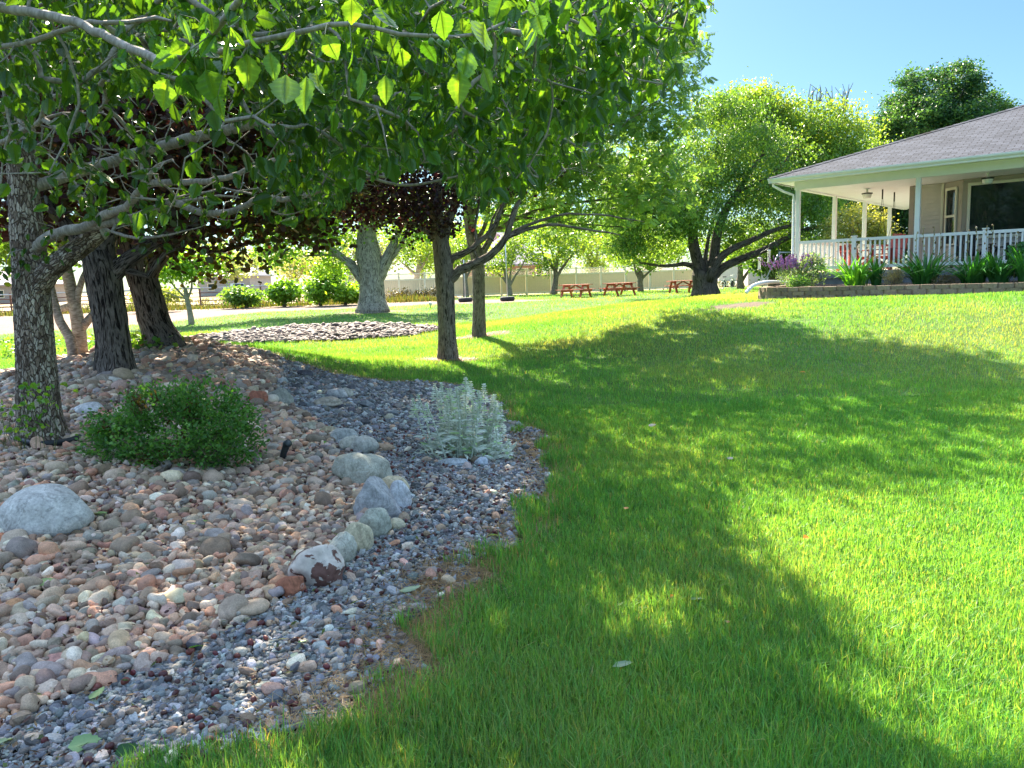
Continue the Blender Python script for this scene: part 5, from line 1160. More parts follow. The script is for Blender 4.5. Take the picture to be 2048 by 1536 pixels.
# ------------------------------------------------------------------ plants of the foreground
MBUSH = m_leaf('bush_leaf', (1.5, 1.6, .5), .35, .4, .4)
g = G(335, 940); Yb = g[1]+.22; rg = np.random.default_rng(71)
root = empty('boxleaf_shrub', (g[0], Yb, H(g[0], Yb))); w = Wood(71, .0022); c0 = np.array([g[0]+.02, Yb, float(H(g[0], Yb))])
w.limb(np.array([[*(c0-[0, 0, .05]), .02], [*(c0+[0, 0, .05]), .016]]), .04, ok=True)
BL = [(lump(340, 868, Yb, 165, 80, .42)), lump(250, 895, Yb, 85, 60, .32), lump(440, 865, Yb, 80, 75, .34), lump(330, 805, Yb, 70, 45, .3), lump(290, 925, Yb-.1, 90, 38, .3), lump(410, 805, Yb, 65, 45, .25), lump(215, 850, Yb, 30, 35, .2)]
A = fill(BL, 480, rg, .55); A = A[A[:, 2] > H(A[:, 0], A[:, 1])+.03]; w.grow(A, .08, .25, lw=.03)
V, F, B = w.mesh((3, 5, 8, 8)); mk('stems', V, F, MBROWN, root, None, True, B)
tips = w.P[np.array(w.tips)]; nl = 12000; k = rg.integers(0, len(tips), nl); P = tips[k]+rg.normal(0, .034, (nl, 3)); ok = P[:, 2] > H(P[:, 0], P[:, 1])+.015; P = P[ok]; k = k[ok]; nl = len(P)
u = (P-c0)/np.linalg.norm(P-c0, axis=1, keepdims=True)*.8+rg.normal(0, .8, (nl, 3)); cl = rg.random(len(tips)); bro = rg.random(len(tips)) < .05
c = pick([(.032, .09, .02), (.048, .125, .026), (.07, .16, .032), (.12, .21, .04)], nl, rg, .25, cl[k]); c[bro[k]] = np.array([.10, .065, .02])*rg.uniform(.7, 1.3, (bro[k].sum(), 1))
L = rg.uniform(.02, .036, nl); V, F, C_ = leaf_mesh(P, u, L, L*.62, c, rg, 'round', .4, .1); mk('foliage', V, F, MBUSH, root, C_)
tag(root, 'low rounded small leaved green shrub growing out of the river rock', 'shrub')
# silvery lamb's ear
MFELT = m_leaf('felted_leaf', (1.1, 1.1, .9), .15, .9, .1)
g = G(925, 924); rg = np.random.default_rng(72); root = empty('lambs_ear_plant', (g[0], g[1]+.2, H(g[0], g[1]+.2))); sc = g[1]/FPX
STK = [(612, 190), (697, 185), (385, 345), (500, 465), (785, 270), (815, 265), (905, 250), (960, 235), (1030, 110), (1060, 165), (1212, 300), (1280, 205), (1400, 355), (1425, 350), (1505, 470), (1200, 490), (900, 570), (700, 680), (860, 860), (1530, 690), (1445, 800), (770, 420), (1030, 390), (1290, 500), (1620, 960)]
LV = []; LU = []; LL = []; LW = []; LC = []
cpal = [(.62, .66, .57), (.74, .77, .69), (.82, .84, .78)]
STK = STK+[(a+d_, b+e_) for (a, b), d_, e_ in zip(STK[::2]*1, (60, -70, 90, -50, 70, -80, 50, -60, 80, -40, 55, -75, 60), (120, 60, 160, 90, 60, 140, 80, 110, 70, 130, 90, 60, 100))]
for (zx, zy) in STK:
    tx, ty = 780+zx/6.827, 740+zy/6.827; Y = g[1]+rg.uniform(.02, .5); top = at(tx, ty, Y)
    bx = 930+(tx-930)*.62+rg.normal(0, 8); b0 = at(bx, 915, Y); b0[2] = H(b0[0], b0[1]); Hh = top[2]-b0[2]
    if Hh < .12: continue
    lean = rg.normal(0, .02, 3); mid = (b0+top)/2+lean; P = catmull(np.array([b0, mid, top]), .03); b = MB(); b.tube(P, np.linspace(.0085, .006, len(P)), 6, (.60, .64, .53)); b.build('stem', MFELT, root, True)
    nn = max(4, int(Hh/.06)); 
    for q in range(nn):
        t = .18+.62*q/nn; p = P[int(t*(len(P)-1))]; az = q*1.57+rg.uniform(0, .5); ln = (.115-.06*t)*rg.uniform(.8, 1.25)
        for s in (0, math.pi): LV.append(p); LU.append([math.cos(az+s), math.sin(az+s), .35-.2*t]); LL.append(ln); LW.append(ln*.26); LC.append(t)
    for q in range(9):      # flower spike: tight whorls of tiny leaves
        t = 1-.022*q/Hh*.9-.0; p = top-[0, 0, .017*q]; 
        for s in range(6): az = q*.5+s*1.05; LV.append(p); LU.append([math.cos(az), math.sin(az), .75-.1*q]); LL.append((.018+.0035*q)*rg.uniform(.8, 1.3)); LW.append(.018); LC.append(1)
nb = 210
for q in range(nb):
    a = rg.uniform(0, 2*math.pi); rr = math.sqrt(rg.random()); x = g[0]+.02+rr*math.cos(a)*.40; y = g[1]+.26+rr*math.sin(a)*.27; z = float(H(x, y))+rg.uniform(.01, .16)*(1.15-rr)
    LV.append(np.array([x, y, z])); LU.append([math.cos(a)+rg.normal(0, .5), math.sin(a)+rg.normal(0, .5), rg.uniform(-.1, .9)]); ln = rg.uniform(.06, .12); LL.append(ln); LW.append(ln*.28); LC.append(.2*rg.random())
LV, LU, LL, LW = map(np.array, (LV, LU, LL, LW)); n = len(LV); c = pick(cpal, n, rg, .12, np.clip(np.array(LC)*.7+.2*rg.random(n), 0, 1))
gr = rg.random(n) < .12; c[gr] *= [.75, .95, .55]
V, F, C_ = leaf_mesh(LV, LU.astype(float), LL, LW, c, rg, 'round', .6, .3); mk('leaves', V, F, MFELT, root, C_)
tag(root, 'silvery felt leaved plant with tall pale flower spikes at the lawn edge', 'plant')
# garden spotlight and edging by the flaky tree
g = G(572, 925); r = empty('garden_spotlight', g); mb = m_plain('black_green_metal', (.03, .04, .045), .4, .2, 40)
b = MB(); b.tube([g-[0, 0, .06], g+[0, 0, .07]], .008, 8); b.build('stake', mb, r)
P = [g+[-.03, 0, .03], g+[-.012, -.006, .075], g+[.014, -.014, .13], g+[.024, -.018, .155]]; b = MB(); b.tube(P, [.021, .025, .028, .033], 14); b.build('lamp_head', mb, r, True)
b = MB(); b.tube([g+[.022, -.017, .15], g+[.044, -.03, .165]], [.034, .029], 14); b.build('visor', mb, r, True)
tag(r, 'small black spotlight on a stake among the river rocks', 'garden light')
b = MB(); P = np.array([G(x, y)+[0, 0, .05] for x, y in ((44, 894), (75, 900), (110, 899), (140, 894), (160, 886))]); b.tube(catmull(P, .02), .024, 10); tag(b.build('edging_pipe', m_plain('black_poly', (.02, .024, .03), .45, .2, 40), None, True), 'black plastic edging pipe lying at the foot of the flaky trunk', 'edging')
# single fallen leaves
LEAVES = [(1247, 1352, 46, .2, (.24, .32, .2), 'long pale underside leaf lying in the grass nearest the bottom edge'), (1397, 1217, 34, .1, (.24, .31, .2), 'pale grey green leaf on the shaded grass beside two orange specks'), (1254, 1030, 16, 1., (.50, .24, .08), 'small orange curled leaf alone in the open lawn'), (1345, 1211, 12, .4, (.50, .18, .04), 'tiny orange leaf left of the pale grey green leaf'), (1457, 1263, 16, .9, (.42, .22, .10), 'orange brown leaf in half sun right of the pale grey green leaf'), (1614, 1090, 18, .3, (.55, .22, .03), 'yellow orange leaf at the edge of the sunlit grass'), (1462, 928, 18, .8, (.40, .35, .32), 'white papery leaf on the shaded lawn'), (1125, 1252, 14, .3, (.10, .02, .02), 'dark maroon leaf in the grass near the gravel'), (1305, 860, 16, .2, (.36, .34, .30), 'pale chip of leaf on the lawn in front of the plum trunk'), (1605, 750, 12, .2, (.52, .24, .12), 'tan leaf far out on the shaded lawn'), (170, 1506, 62, .3, (.22, .36, .16), 'large torn green leaf on grey gravel by the bottom edge'), (10, 1500, 44, 1.2, (.30, .40, .24), 'pale leaf cut by the left edge on grey gravel'), (92, 1178, 40, .2, (.24, .36, .12), 'light green leaf on river rock below the large boulder'), (202, 1036, 34, -.2, (.20, .33, .12), 'green leaf beside the right end of the large boulder'), (398, 1056, 38, .5, (.22, .35, .10), 'green leaf with a stalk among river rock in the middle of the slope'), (436, 1100, 28, .7, (.24, .37, .12), 'narrow upright green leaf right of the stalked leaf'), (470, 1209, 32, -.3, (.36, .46, .22), 'pale lime leaf on river rock left of the red stone'), (195, 1405, 42, 1.3, (.18, .30, .12), 'upright green leaf at the border of river rock and grey gravel'), (392, 1308, 30, .6, (.06, .17, .04), 'dark green leaf between river rock and grey gravel'), (606, 1297, 20, .3, (.08, .2, .05), 'small dark green leaf out on the grey gravel'), (590, 1325, 20, 1., (.45, .52, .36), 'pale round leaf below the small dark green leaf'), (822, 1192, 46, .1, (.34, .44, .28), 'long pale leaf on grey gravel toward the lawn'), (255, 1520, 46, .4, (.03, .09, .03), 'dark leaf in the grass fringe at the bottom edge'), (655, 895, 20, .3, (.16, .36, .06), 'bright green leaf beside the long rounded boulder'), (988, 1080, 24, .2, (.32, .42, .2), 'pale green round leaf at the straw edge of the lawn')]
for q, (px, py, wp, a, c, lab) in enumerate(LEAVES):
    rg = np.random.default_rng(500+q); g = G(px, py); L = wp*g[1]/FPX*1.05; lift = .03 if inpoly(np.array([g[0]]), np.array([g[1]]), BED)[0] else .045
    u = np.array([[math.cos(a), math.sin(a)*1.2, .12]]); p = g[None]+[-L*.5*math.cos(a), -L*.4*math.sin(a), lift]
    V, F, C_ = leaf_mesh(p, u, np.array([L]), np.array([L*(.3 if lab.startswith('long') else .6)]), np.array([c]), rg, 'lobed', 1.2, .25)
    o = mk('fallen_leaf', V, F, MBUSH, None, C_); tag(o, lab, 'leaf', 'single fallen leaves')
# ------------------------------------------------------------------ house with the white porch
ZD, ZR, ZB, ZE, OV = 1.439, 2.319, 3.736, 4.062, .63; PD = 2.35; AE = 10.; BE = 12.
MWHITE = m_plain('white_vinyl', (.78, .78, .77), .35, .03, 5); MSOFF = m_plain('white_soffit', (.80, .80, .80), .6, .03, 5)
MSIDING = m_plain('taupe_siding', (.54, .49, .445), .65, .06, 4); MTRIM = m_plain('cream_trim', (.66, .62, .52), .5, .04, 5); MTAUPE = m_plain('taupe_trim', (.33, .285, .245), .6, .05, 5)
MSLAB = m_plain('blue_grey_concrete', (.14, .16, .18), .85, .2, 6); MDECK = m_plain('deck_floor', (.36, .34, .31), .8, .1, 5)
m, nt, bs, out = newmat('shingles'); bc = attr(nt, 'bc').outputs['Vector']
br = nd(nt, 'ShaderNodeTexBrick'); br.offset = .5; br.inputs['Scale'].default_value = 1; br.inputs['Brick Width'].default_value = .30; br.inputs['Row Height'].default_value = .145; br.inputs['Mortar Size'].default_value = .012; br.inputs['Mortar Smooth'].default_value = .4
br.inputs['Color1'].default_value = (.046, .051, .066, 1); br.inputs['Color2'].default_value = (.08, .088, .112, 1); br.inputs['Mortar'].default_value = (.018, .017, .020, 1); nt.links.new(bc, br.inputs['Vector'])
c = mixc(nt, 'MULTIPLY', 1., br.outputs['Color'], ramp(nt, noise(nt, bc, 60, 3), [(.3, .75), (.7, 1.2)])); c = mixc(nt, 'MULTIPLY', 1., c, ramp(nt, noise(nt, bc, .8, 3), [(.3, .88), (.7, 1.08)]))
nt.links.new(c, bs.inputs['Base Color']); bs.inputs['Roughness'].default_value = .95; bs.inputs['Specular IOR Level'].default_value = .12; inv = nd(nt, 'ShaderNodeMath', operation='SUBTRACT'); inv.inputs[0].default_value = 1; nt.links.new(br.outputs['Fac'], inv.inputs[1]); bump(nt, bs, inv.outputs[0], .6, .012)
MSHING = m
house = empty('porch_house', HP(0, 0, ZD))
hb = lambda: MB(house_fr)
def part(b, name, mat, parent=None, sm=False): return b.build(name, mat, parent or house, sm)
# deck and foundation
b = hb(); b.box(-.10, AE, -.10, PD+9.6, ZD-.07, ZD); part(b, 'deck', MDECK)
b = hb(); b.box(-.16, AE, -.16, .02, ZD-.17, ZD-.072); b.box(-.16, -.1, .02, 12, ZD-.17, ZD-.072); part(b, 'deck_edge', MSLAB)
b = hb(); b.box(-.12, AE, -.12, -.02, .5, ZD-.172); b.box(-.12, -.02, -.02, 12, .5, ZD-.172); part(b, 'foundation', MSLAB)
# walls: lapped siding
def siding(b, p, q, z0, z1, out):
    p = np.array(p, float); q = np.array(q, float); n = np.array(out, float); h = .112; z = z0
    while z < z1-.01:
        zt = min(z+h, z1); a0, a1 = p+n*.024, q+n*.024
        b.quad((*a0, z), (*a1, z), (*(q+n*.002), zt), (*(p+n*.002), zt)); b.quad((*p, z), (*q, z), (*a1, z), (*a0, z)); z = zt
wl = hb()
B0, B1 = 3.20, 3.75; bb = 1.75
def wallq(b, p, q, z0, z1): b.quad((*p, z0), (*q, z0), (*q, z1), (*p, z1))
siding(wl, (PD+.08, PD), (B0-.06, PD), ZD, ZB+.02, (0, -1))
wl.box(PD+.02, B0, PD+.003, PD+.2, ZD, ZB+.02)
siding(wl, (PD, 12), (PD, PD+.08), ZD, ZB+.02, (-1, 0))
wl.box(PD+.003, PD+.2, PD+.21, 12, ZD, ZB+.02)
dn = np.array([-(PD-bb), -(B1-B0)]); dn /= np.linalg.norm(dn); d1 = np.array([B1-B0, bb-PD]); dl = np.linalg.norm(d1); d1 /= dl
nb_ = np.array([d1[1], -d1[0]]); nb_ = nb_ if nb_[1] < 0 else -nb_
P0 = np.array([B0, PD])
def bay(b, s0, s1, z0, z1, o0, o1, c=None):
    P = [];
    for z in (z0, z1):
        for (s, o) in ((s0, o1), (s1, o1), (s1, o0), (s0, o0)): q = P0+d1*s+nb_*o; P.append([*q, z])
    return b.hexa(np.array(P), c)
siding(wl, P0, P0+d1*dl, ZD, 2.02, nb_); bay(wl, 0, dl, ZD, ZB+.02, -.15, -.004)
siding(wl, (B1, bb), (AE, bb), ZD, 2.18, (0, -1)); wl.box(B1+.01, AE, bb+.003, bb+.2, ZD, ZB+.02)
part(wl, 'wall', MSIDING)
b = hb(); b.box(PD-.03, PD+.09, PD-.03, PD-.005, ZD, ZB+.02); b.box(PD-.03, PD-.005, PD-.005, PD+.09, ZD, ZB+.02); part(b, 'corner_trim', MTAUPE)
b = hb(); b.box(B0-.075, B0-.01, PD-.04, PD-.003, ZD, ZB+.02); part(b, 'corner_trim', MTRIM)
b = hb(); bay(b, .0, dl*.14, 2.02, ZB+.02, .0, .012); bay(b, dl*.78, dl, 2.02, ZB+.02, 0, .012); bay(b, dl*.14, dl*.78, 3.60, ZB+.02, 0, .012); part(b, 'bay_trim', MTAUPE)
b = hb(); b.box(B1, 3.86, bb-.016, bb, 2.18, ZB+.02); b.box(3.86, AE, bb-.016, bb, 3.66, ZB+.02); part(b, 'bay_trim', MTAUPE)
# windows
b = hb(); s0, s1 = dl*.16, dl*.76
for a in ((s0, s0+.05, 2.03, 3.60), (s1-.05, s1, 2.03, 3.60)): bay(b, *a, .014, .06)
for a in ((s0+.05, s1-.05, 2.03, 2.09), (s0+.05, s1-.05, 3.53, 3.60), (s0+.05, s1-.05, 2.80, 2.86)): bay(b, *a, .014, .058)
wn = part(b, 'window', MTRIM)
b = hb(); bay(b, s0+.05, s1-.05, 2.09, 2.80, .016, .028); bay(b, s0+.05, s1-.05, 2.86, 3.53, .016, .032); part(b, 'pane', MGLASS, wn)
b = hb(); w0, w1, z0, z1 = 3.87, 6.9, 2.20, 3.64
b.box(w0, w0+.07, bb-.06, bb, z0, z1); b.box(w1-.07, w1, bb-.06, bb, z0, z1); b.box(w0+.07, w1-.07, bb-.058, bb, z0, z0+.06); b.box(w0+.07, w1-.07, bb-.058, bb, z1-.07, z1); b.box(w0-.03, w1, bb-.09, bb-.061, z0-.02, z0+.03)
wn = part(b, 'window', MTRIM)
b = hb(); b.box(w0+.07, w1-.07, bb-.03, bb-.005, z0+.06, z1-.07); part(b, 'pane', MGLASS, wn)
# beams, ceiling, soffit, gutter
b = hb(); b.box(-.08, AE, -.08, .08, ZB, ZE-.07); b.box(-.08, .08, .08, BE, ZB, ZE-.07); part(b, 'porch_beam', MSOFF)
b = hb()
k = .085; a = .085
while a < AE:        # boarded ceiling, boards across the porch
    b.box(a, min(a+.10, AE), .085, PD+.0 if a < PD else PD+.3, ZB+.03, ZB+.05); a += .1025
y = PD+.002
while y < BE: b.box(.085, PD-.002, y, y+.10, ZB+.031, ZB+.05); y += .1025
part(b, 'porch_ceiling', MSOFF)
b = hb(); b.box(-OV+.09, AE, -OV+.09, -.085, ZE-.10, ZE-.085); b.box(-OV+.09, -.085, -.085, BE, ZE-.10, ZE-.085); part(b, 'soffit', MSOFF)
b = hb()
prof = [(0, -.13), (-.035, -.13), (-.045, -.09), (-.085, -.05), (-.095, -.02), (-.095, 0), (-.08, 0), (-.078, -.02), (-.01, -.02), (0, -.02)]
def gutter(b, x0, x1, axis):
    V = []; 
    for q in (x0, x1):
        for o, z in prof:
            e = -OV+.09+o+.0
            V.append((q if axis == 0 else e, e if axis == 0 else q, ZE+z))
    n = len(prof); b.add(V, np.array([[i, i+1, n+i+1, n+i] for i in range(n-1)]))
gutter(b, -OV, AE, 0); gutter(b, -OV, BE, 1)
b.box(-OV+.086, AE, -OV+.086, -OV+.106, ZE-.12, ZE+.02)
part(b, 'gutter', MWHITE)
# roof
k = .35; RE = OV-.02; zr0 = ZE+.005
def rz_(t): return zr0+k*t
bm_ = 6.0; t1 = bm_+RE; A0 = -RE; AR = 16.
sl = math.sqrt(1+k*k)
b = hb(); z0 = rz_(0); zt = rz_(t1)
def plane(P, UV):
    n = len(P); b.add(np.array(P, float), np.array([list(range(4))]) if n == 4 else np.array([[0, 1, 2]]), None, np.array([[u, v, 0] for u, v in UV], float))
plane([(A0, A0, z0), (AR, A0, z0), (AR, bm_, zt), (bm_, bm_, zt)], [(A0, 0), (AR, 0), (AR, t1*sl), (bm_, t1*sl)])
plane([(A0, 2*bm_+RE, z0), (A0, A0, z0), (bm_, bm_, zt)], [(2*bm_+RE, 0), (A0, 0), (bm_, t1*sl)])
plane([(AR, 2*bm_+RE, z0), (A0, 2*bm_+RE, z0), (bm_, bm_, zt), (AR, bm_, zt)], [(AR, 0), (A0, 0), (bm_, t1*sl), (AR, t1*sl)])
rf = part(b, 'roof', MSHING)
b = hb(); P0_, P1_ = np.array([A0, A0, z0+.02]), np.array([bm_, bm_, zt+.02]); n = 42; dd = (P1_-P0_)/n; perp = np.array([1, -1, 0])/2**.5
for i in range(n):
    a = P0_+dd*i; c = P0_+dd*(i+1.15); l = .11; dz = np.array([0, 0, -.03])
    b.add([a+[0, 0, .012], a+perp*l+dz, c+perp*l+dz-[0, 0, .008], c-[0, 0, .002], a-perp*l+dz, c-perp*l+dz-[0, 0, .008]], np.array([[0, 1, 2, 3], [4, 0, 3, 5]]), None, np.array([[i*.29+.05, .05, 0]]*6))
b.build('ridge_cap', MSHING, rf)
# posts
PW = .058
def post(a, b_, z0, z1, name='porch_post', w_=PW):
    b = hb(); b.bevbox(a-w_, a+w_, b_-w_, b_+w_, z0, z1, .008)
    if name == 'rail_post': b.bevbox(a-w_-.015, a+w_+.015, b_-w_-.015, b_+w_+.015, z1, z1+.03, .008)
    return part(b, name, MWHITE)
for a in (0, 3.05, 6.10, 9.15): post(a, 0, ZD, ZB)
for y in (3.22, 6.44, 9.66): post(0, y, ZD, ZB)
for a in (1.525, 4.575, 7.62): post(a, 0, ZD-.05, ZR+.035, 'rail_post')
# railings
def railing(p, q, individually=True):
    p = np.array(p, float); q = np.array(q, float); L = np.linalg.norm(q-p); d = (q-p)/L; n = np.array([-d[1], d[0]])
    def bx(b, s0, s1, w_, z0, z1, o=0):
        P = []
        for z in (z0, z1):
            for s, t in ((s0, -w_), (s1, -w_), (s1, w_), (s0, w_)): P.append([*(p+d*s+n*(t+o)), z])
        b.hexa(np.array(P))
    b = hb(); bx(b, PW, L-PW, .034, ZR-.075, ZR); b2 = hb(); bx(b2, PW, L-PW, .024, ZD+.075, ZD+.155)
    r = part(b, 'railing', MWHITE); part(b2, 'bottom_rail', MWHITE, r); m_ = int(round((L-2*PW)/.122)); sp = (L-2*PW)/m_
    bl = hb()
    for i in range(m_-1):
        s = PW+sp*(i+1)
        if individually: bl = hb()
        bx(bl, s-.021, s+.021, .019, ZD+.157, ZR-.077)
        if individually: part(bl, 'baluster', MWHITE, r)
    if not individually: kind(part(bl, 'baluster', MWHITE, r), 'stuff')
for k_ in range(6): railing((1.525*k_, 0), (1.525*(k_+1), 0), k_ < 5)
railing((0, 0), (0, 3.22)); railing((0, 3.22), (0, 6.44), False); railing((0, 6.44), (0, 9.66), False)
# downspout
b = hb(); P = np.array([(-.52, -.5, ZE-.12), (-.52, -.5, ZE-.2), (-.3, -.3, ZE-.36), (-.10, -.10, ZE-.46), (-.095, -.095, ZE-.6), (-.095, -.095, 1.2), (-.12, -.2, 1.08), (-.3, -.8, 1.06)]); b.tube(P[:7], .034, 8); part(b, 'downspout', MWHITE, None, True)
tag(house, 'taupe sided house with white railed wraparound porch and mauve shingle roof', 'house')
# corrugated extension lying over the bed
P = np.array([HP(*q) for q in ((.1, -.6, 1.17), (.04, -1.2, 1.2), (-.04, -1.8, 1.23), (-.1, -2.3, 1.22), (-.2, -2.65, 1.15), (-.3, -2.85, .98))]); b = MB(); Pc = catmull(P, .025); b.tube(Pc, .045+.006*np.sin(np.arange(len(Pc))*1.6), 12); tag(b.build('drain_hose', MWHITE, None, True), 'white flexible drain hose crossing the end of the flower bed', 'hose')

# ------------------------------------------------------------------ flower bed, block wall
WB = -2.91; ZW = 1.105
path = [(-.10, -.25), (-.18, -1.0), (-.18, -1.9), (-.06, -2.5), (.25, -2.83), (.75, WB), (1.8, WB), (9.8, WB)]
pc = catmull(np.array([[*p, 0] for p in path]), .05)[:, :2]; sl_ = np.concatenate([[0], np.cumsum(np.linalg.norm(np.diff(pc, axis=0), axis=1))])
def onpath(s): return np.array([np.interp(s, sl_, pc[:, 0]), np.interp(s, sl_, pc[:, 1])])
m, nt, bs, out = newmat('retaining_block'); co = objco(nt)
c = mixc(nt, 'MULTIPLY', 1., attr(nt).outputs['Color'], ramp(nt, noise(nt, co, 35, 5, .65), [(.25, .6), (.75, 1.25)])); nt.links.new(c, bs.inputs['Base Color']); bs.inputs['Roughness'].default_value = .95; bump(nt, bs, noise(nt, co, 22, 5), .6, .02)
MBLOCK = m; rg = np.random.default_rng(90); b = MB(house_fr)
for cz in range(4):
    z1 = ZW-cz*.102; z0 = z1-.099; s = (.15 if cz % 2 else 0.)
    while s < sl_[-1]-.35:
        L = .30; p, q = onpath(s+.004), onpath(s+L-.004); g_ = HP(*((p+q)/2), 0)
        if z1 > H(g_[0], g_[1])-.03:
            d = (q-p)/np.linalg.norm(q-p); n = np.array([d[1], -d[0]]); n = n if True else -n
            set_ = .018*cz-(.03 if cz == 0 else 0)*0+rg.normal(0, .004); col = np.array([.30, .225, .165])*rg.uniform(.72, 1.2)*(1+rg.normal(0, .03, 3))
            cham = .05; tp = rg.normal(0, .003)
            f0, f1, f2, f3 = p+n*set_, p+d*cham+n*(set_+.035), q-d*cham+n*(set_+.035), q+n*set_
            b0_, b1_ = p-n*.14, q-n*.14
            V = [[*x, z] for z in (z0, z1+tp) for x in (b0_, f0, f1, f2, f3, b1_)]
            F4 = [[i, (i+1) % 6, 6+(i+1) % 6, 6+i] for i in range(6)]+[[6, 7, 8, 9], [6, 9, 10, 11]]
            b.add(V, np.array(F4), col)
        s += L
tag(b.build('block_wall', MBLOCK, None, loc=HP(0, WB, .75)), 'low brown concrete block retaining wall curving round the flower bed', 'wall')
inner = [p for p in pc[::3]]
V = [[p[0], p[1], ZW-.06] for p in inner]+[[9.8, -.1, ZW-.0], [-.1, -.1, ZW]]
gc = np.array([3., -1.5]); n = len(V)
b = MB(house_fr); cen = [3., -1.4, ZW-.01]; b.add(V+[cen], np.array([[i, (i+1) % n, n] for i in range(n)]))
m, nt, bs, out = newmat('bark_mulch'); co = objco(nt); cc = ramp(nt, noise(nt, co, 40, 5, .7), [(.3, (.03, .022, .018)), (.55, (.10, .07, .055)), (.75, (.20, .15, .12))]); nt.links.new(cc, bs.inputs['Base Color']); bs.inputs['Roughness'].default_value = .95; bump(nt, bs, noise(nt, co, 40, 5), 1., .03)
kind(b.build('planting_bed', m, None, loc=HP(0, -1, 1)), 'structure')

# ------------------------------------------------------------------ bed plants
MIRIS = m_leaf('iris_leaf', (1.5, 1.6, .4), .35, .45, .35)
def on_bed(px, b_=-1.6):
    """house coords of the bed point under pixel column px at depth b_"""
    lo, hi = -1., 9.5
    for _ in range(40):
        m_ = (lo+hi)/2
        if topx(HP(m_, b_, 1.1))[0] < px: lo = m_
        else: hi = m_
    return lo
def iris(px, b_, wpx, hpx, nb, lab, seed, pal, stalks=()):
    rg = np.random.default_rng(seed); a = on_bed(px, b_); base = HP(a, b_, ZW-.02); sc = base[1]/FPX; W = wpx*sc/2; Hh = hpx*sc*1.15
    r = empty('iris_clump', base); V = []; F = []; C = []; o = 0
    for _ in range(int(nb*1.5)):
        az = rg.uniform(0, 2*math.pi); rr = math.sqrt(rg.random())*W*.45; p0 = base+[rr*math.cos(az), rr*math.sin(az)*.7, 0]; a2 = az+rg.normal(0, .5); spread = (.25+rr/(W*.45))*rg.uniform(.35, 1.)*W*1.35; h = Hh*rg.uniform(.6, 1.05)*(1-.25*rr/(W*.45))
        n = 7; t = np.linspace(0, 1, n); dr = rg.random() < .25; zc = h*(t*1.25-.25*t**2*1.-(.55*t**4 if dr else 0)); hor = spread*t**1.8*(1.5 if dr else 1)
        P = p0+np.stack([np.cos(a2)*hor, np.sin(a2)*hor, zc], 1); w_ = .058*rg.uniform(.7, 1.2)*np.array([.8, 1, 1, .95, .8, .5, .03]); sd = np.array([-math.sin(a2+rg.normal(0, .5)), math.cos(a2), 0]); sd /= np.linalg.norm(sd)
        fold = np.array([math.cos(a2), math.sin(a2), 0])*-.006
        v = np.concatenate([P-sd*w_[:, None]/2+fold, P, P+sd*w_[:, None]/2+fold]); f = []
        for i in range(n-1): f += [[i, i+1, n+i+1, n+i], [n+i, n+i+1, 2*n+i+1, 2*n+i]]
        V.append(v); F.append(np.array(f)+o); o += len(v); C.append(np.repeat(pick(pal, 1, rg), len(v), 0))
    mk('leaves', np.vstack(V), np.vstack(F), MIRIS, r, np.vstack(C), True)
    for (dx, hp) in stalks:
        b = MB(); q = base+[dx*sc, rg.normal(0, .1), 0]; top = q+[rg.normal(0, .04), 0, hp*sc]; b.tube([q, (q+top)/2+[.01, 0, 0], top], .006, 5, (.30, .28, .16))
        for k in range(7):
            c = q+(top-q)*(.55+.45*k/6)+rg.normal(0, .02, 3); Vi, Fi = ICO[1]; b.add(Vi*[.016, .016, .026]*rg.uniform(.7, 1.3)+c, Fi, (.20, .14, .09) if rg.random() < .6 else (.42, .36, .30))
        b.build('seed_stalk', MBUSH, r)
    tag(r, lab, 'iris', 'iris clumps in the flower bed'); return r
IB = [(.022, .085, .022), (.03, .11, .026), (.04, .13, .03)]; IRIS_SUN = [(.05, .16, .022), (.08, .21, .028), (.11, .25, .03)]  # same iris twice: shade and sunlight put into the leaf colours
iris(1712, -1.9, 95, 62, 60, 'bright sunlit iris clump nearest the porch corner', 1, IRIS_SUN, [(-14, 95), (0, 85), (14, 80), (22, 90), (30, 78)])
iris(1752, -1.7, 40, 60, 25, 'narrow shaded iris fan touching the bright sunlit clump', 2, IB)
iris(1848, -1.75, 92, 66, 70, 'wide dark iris clump under the second porch post', 3, IB, [(-20, 100), (-4, 108), (6, 112), (26, 95)])
iris(1946, -1.85, 92, 60, 65, 'dark iris clump under the narrow bay window', 4, IB, [(-16, 100), (6, 110), (20, 112)])
iris(1998, -1.9, 80, 62, 55, 'dark iris clump below the picture window next to the right edge', 5, IB, [(-12, 115), (18, 100)])
iris(2052, -1.9, 70, 80, 55, 'iris clump cut by the right edge of the picture', 6, IB)
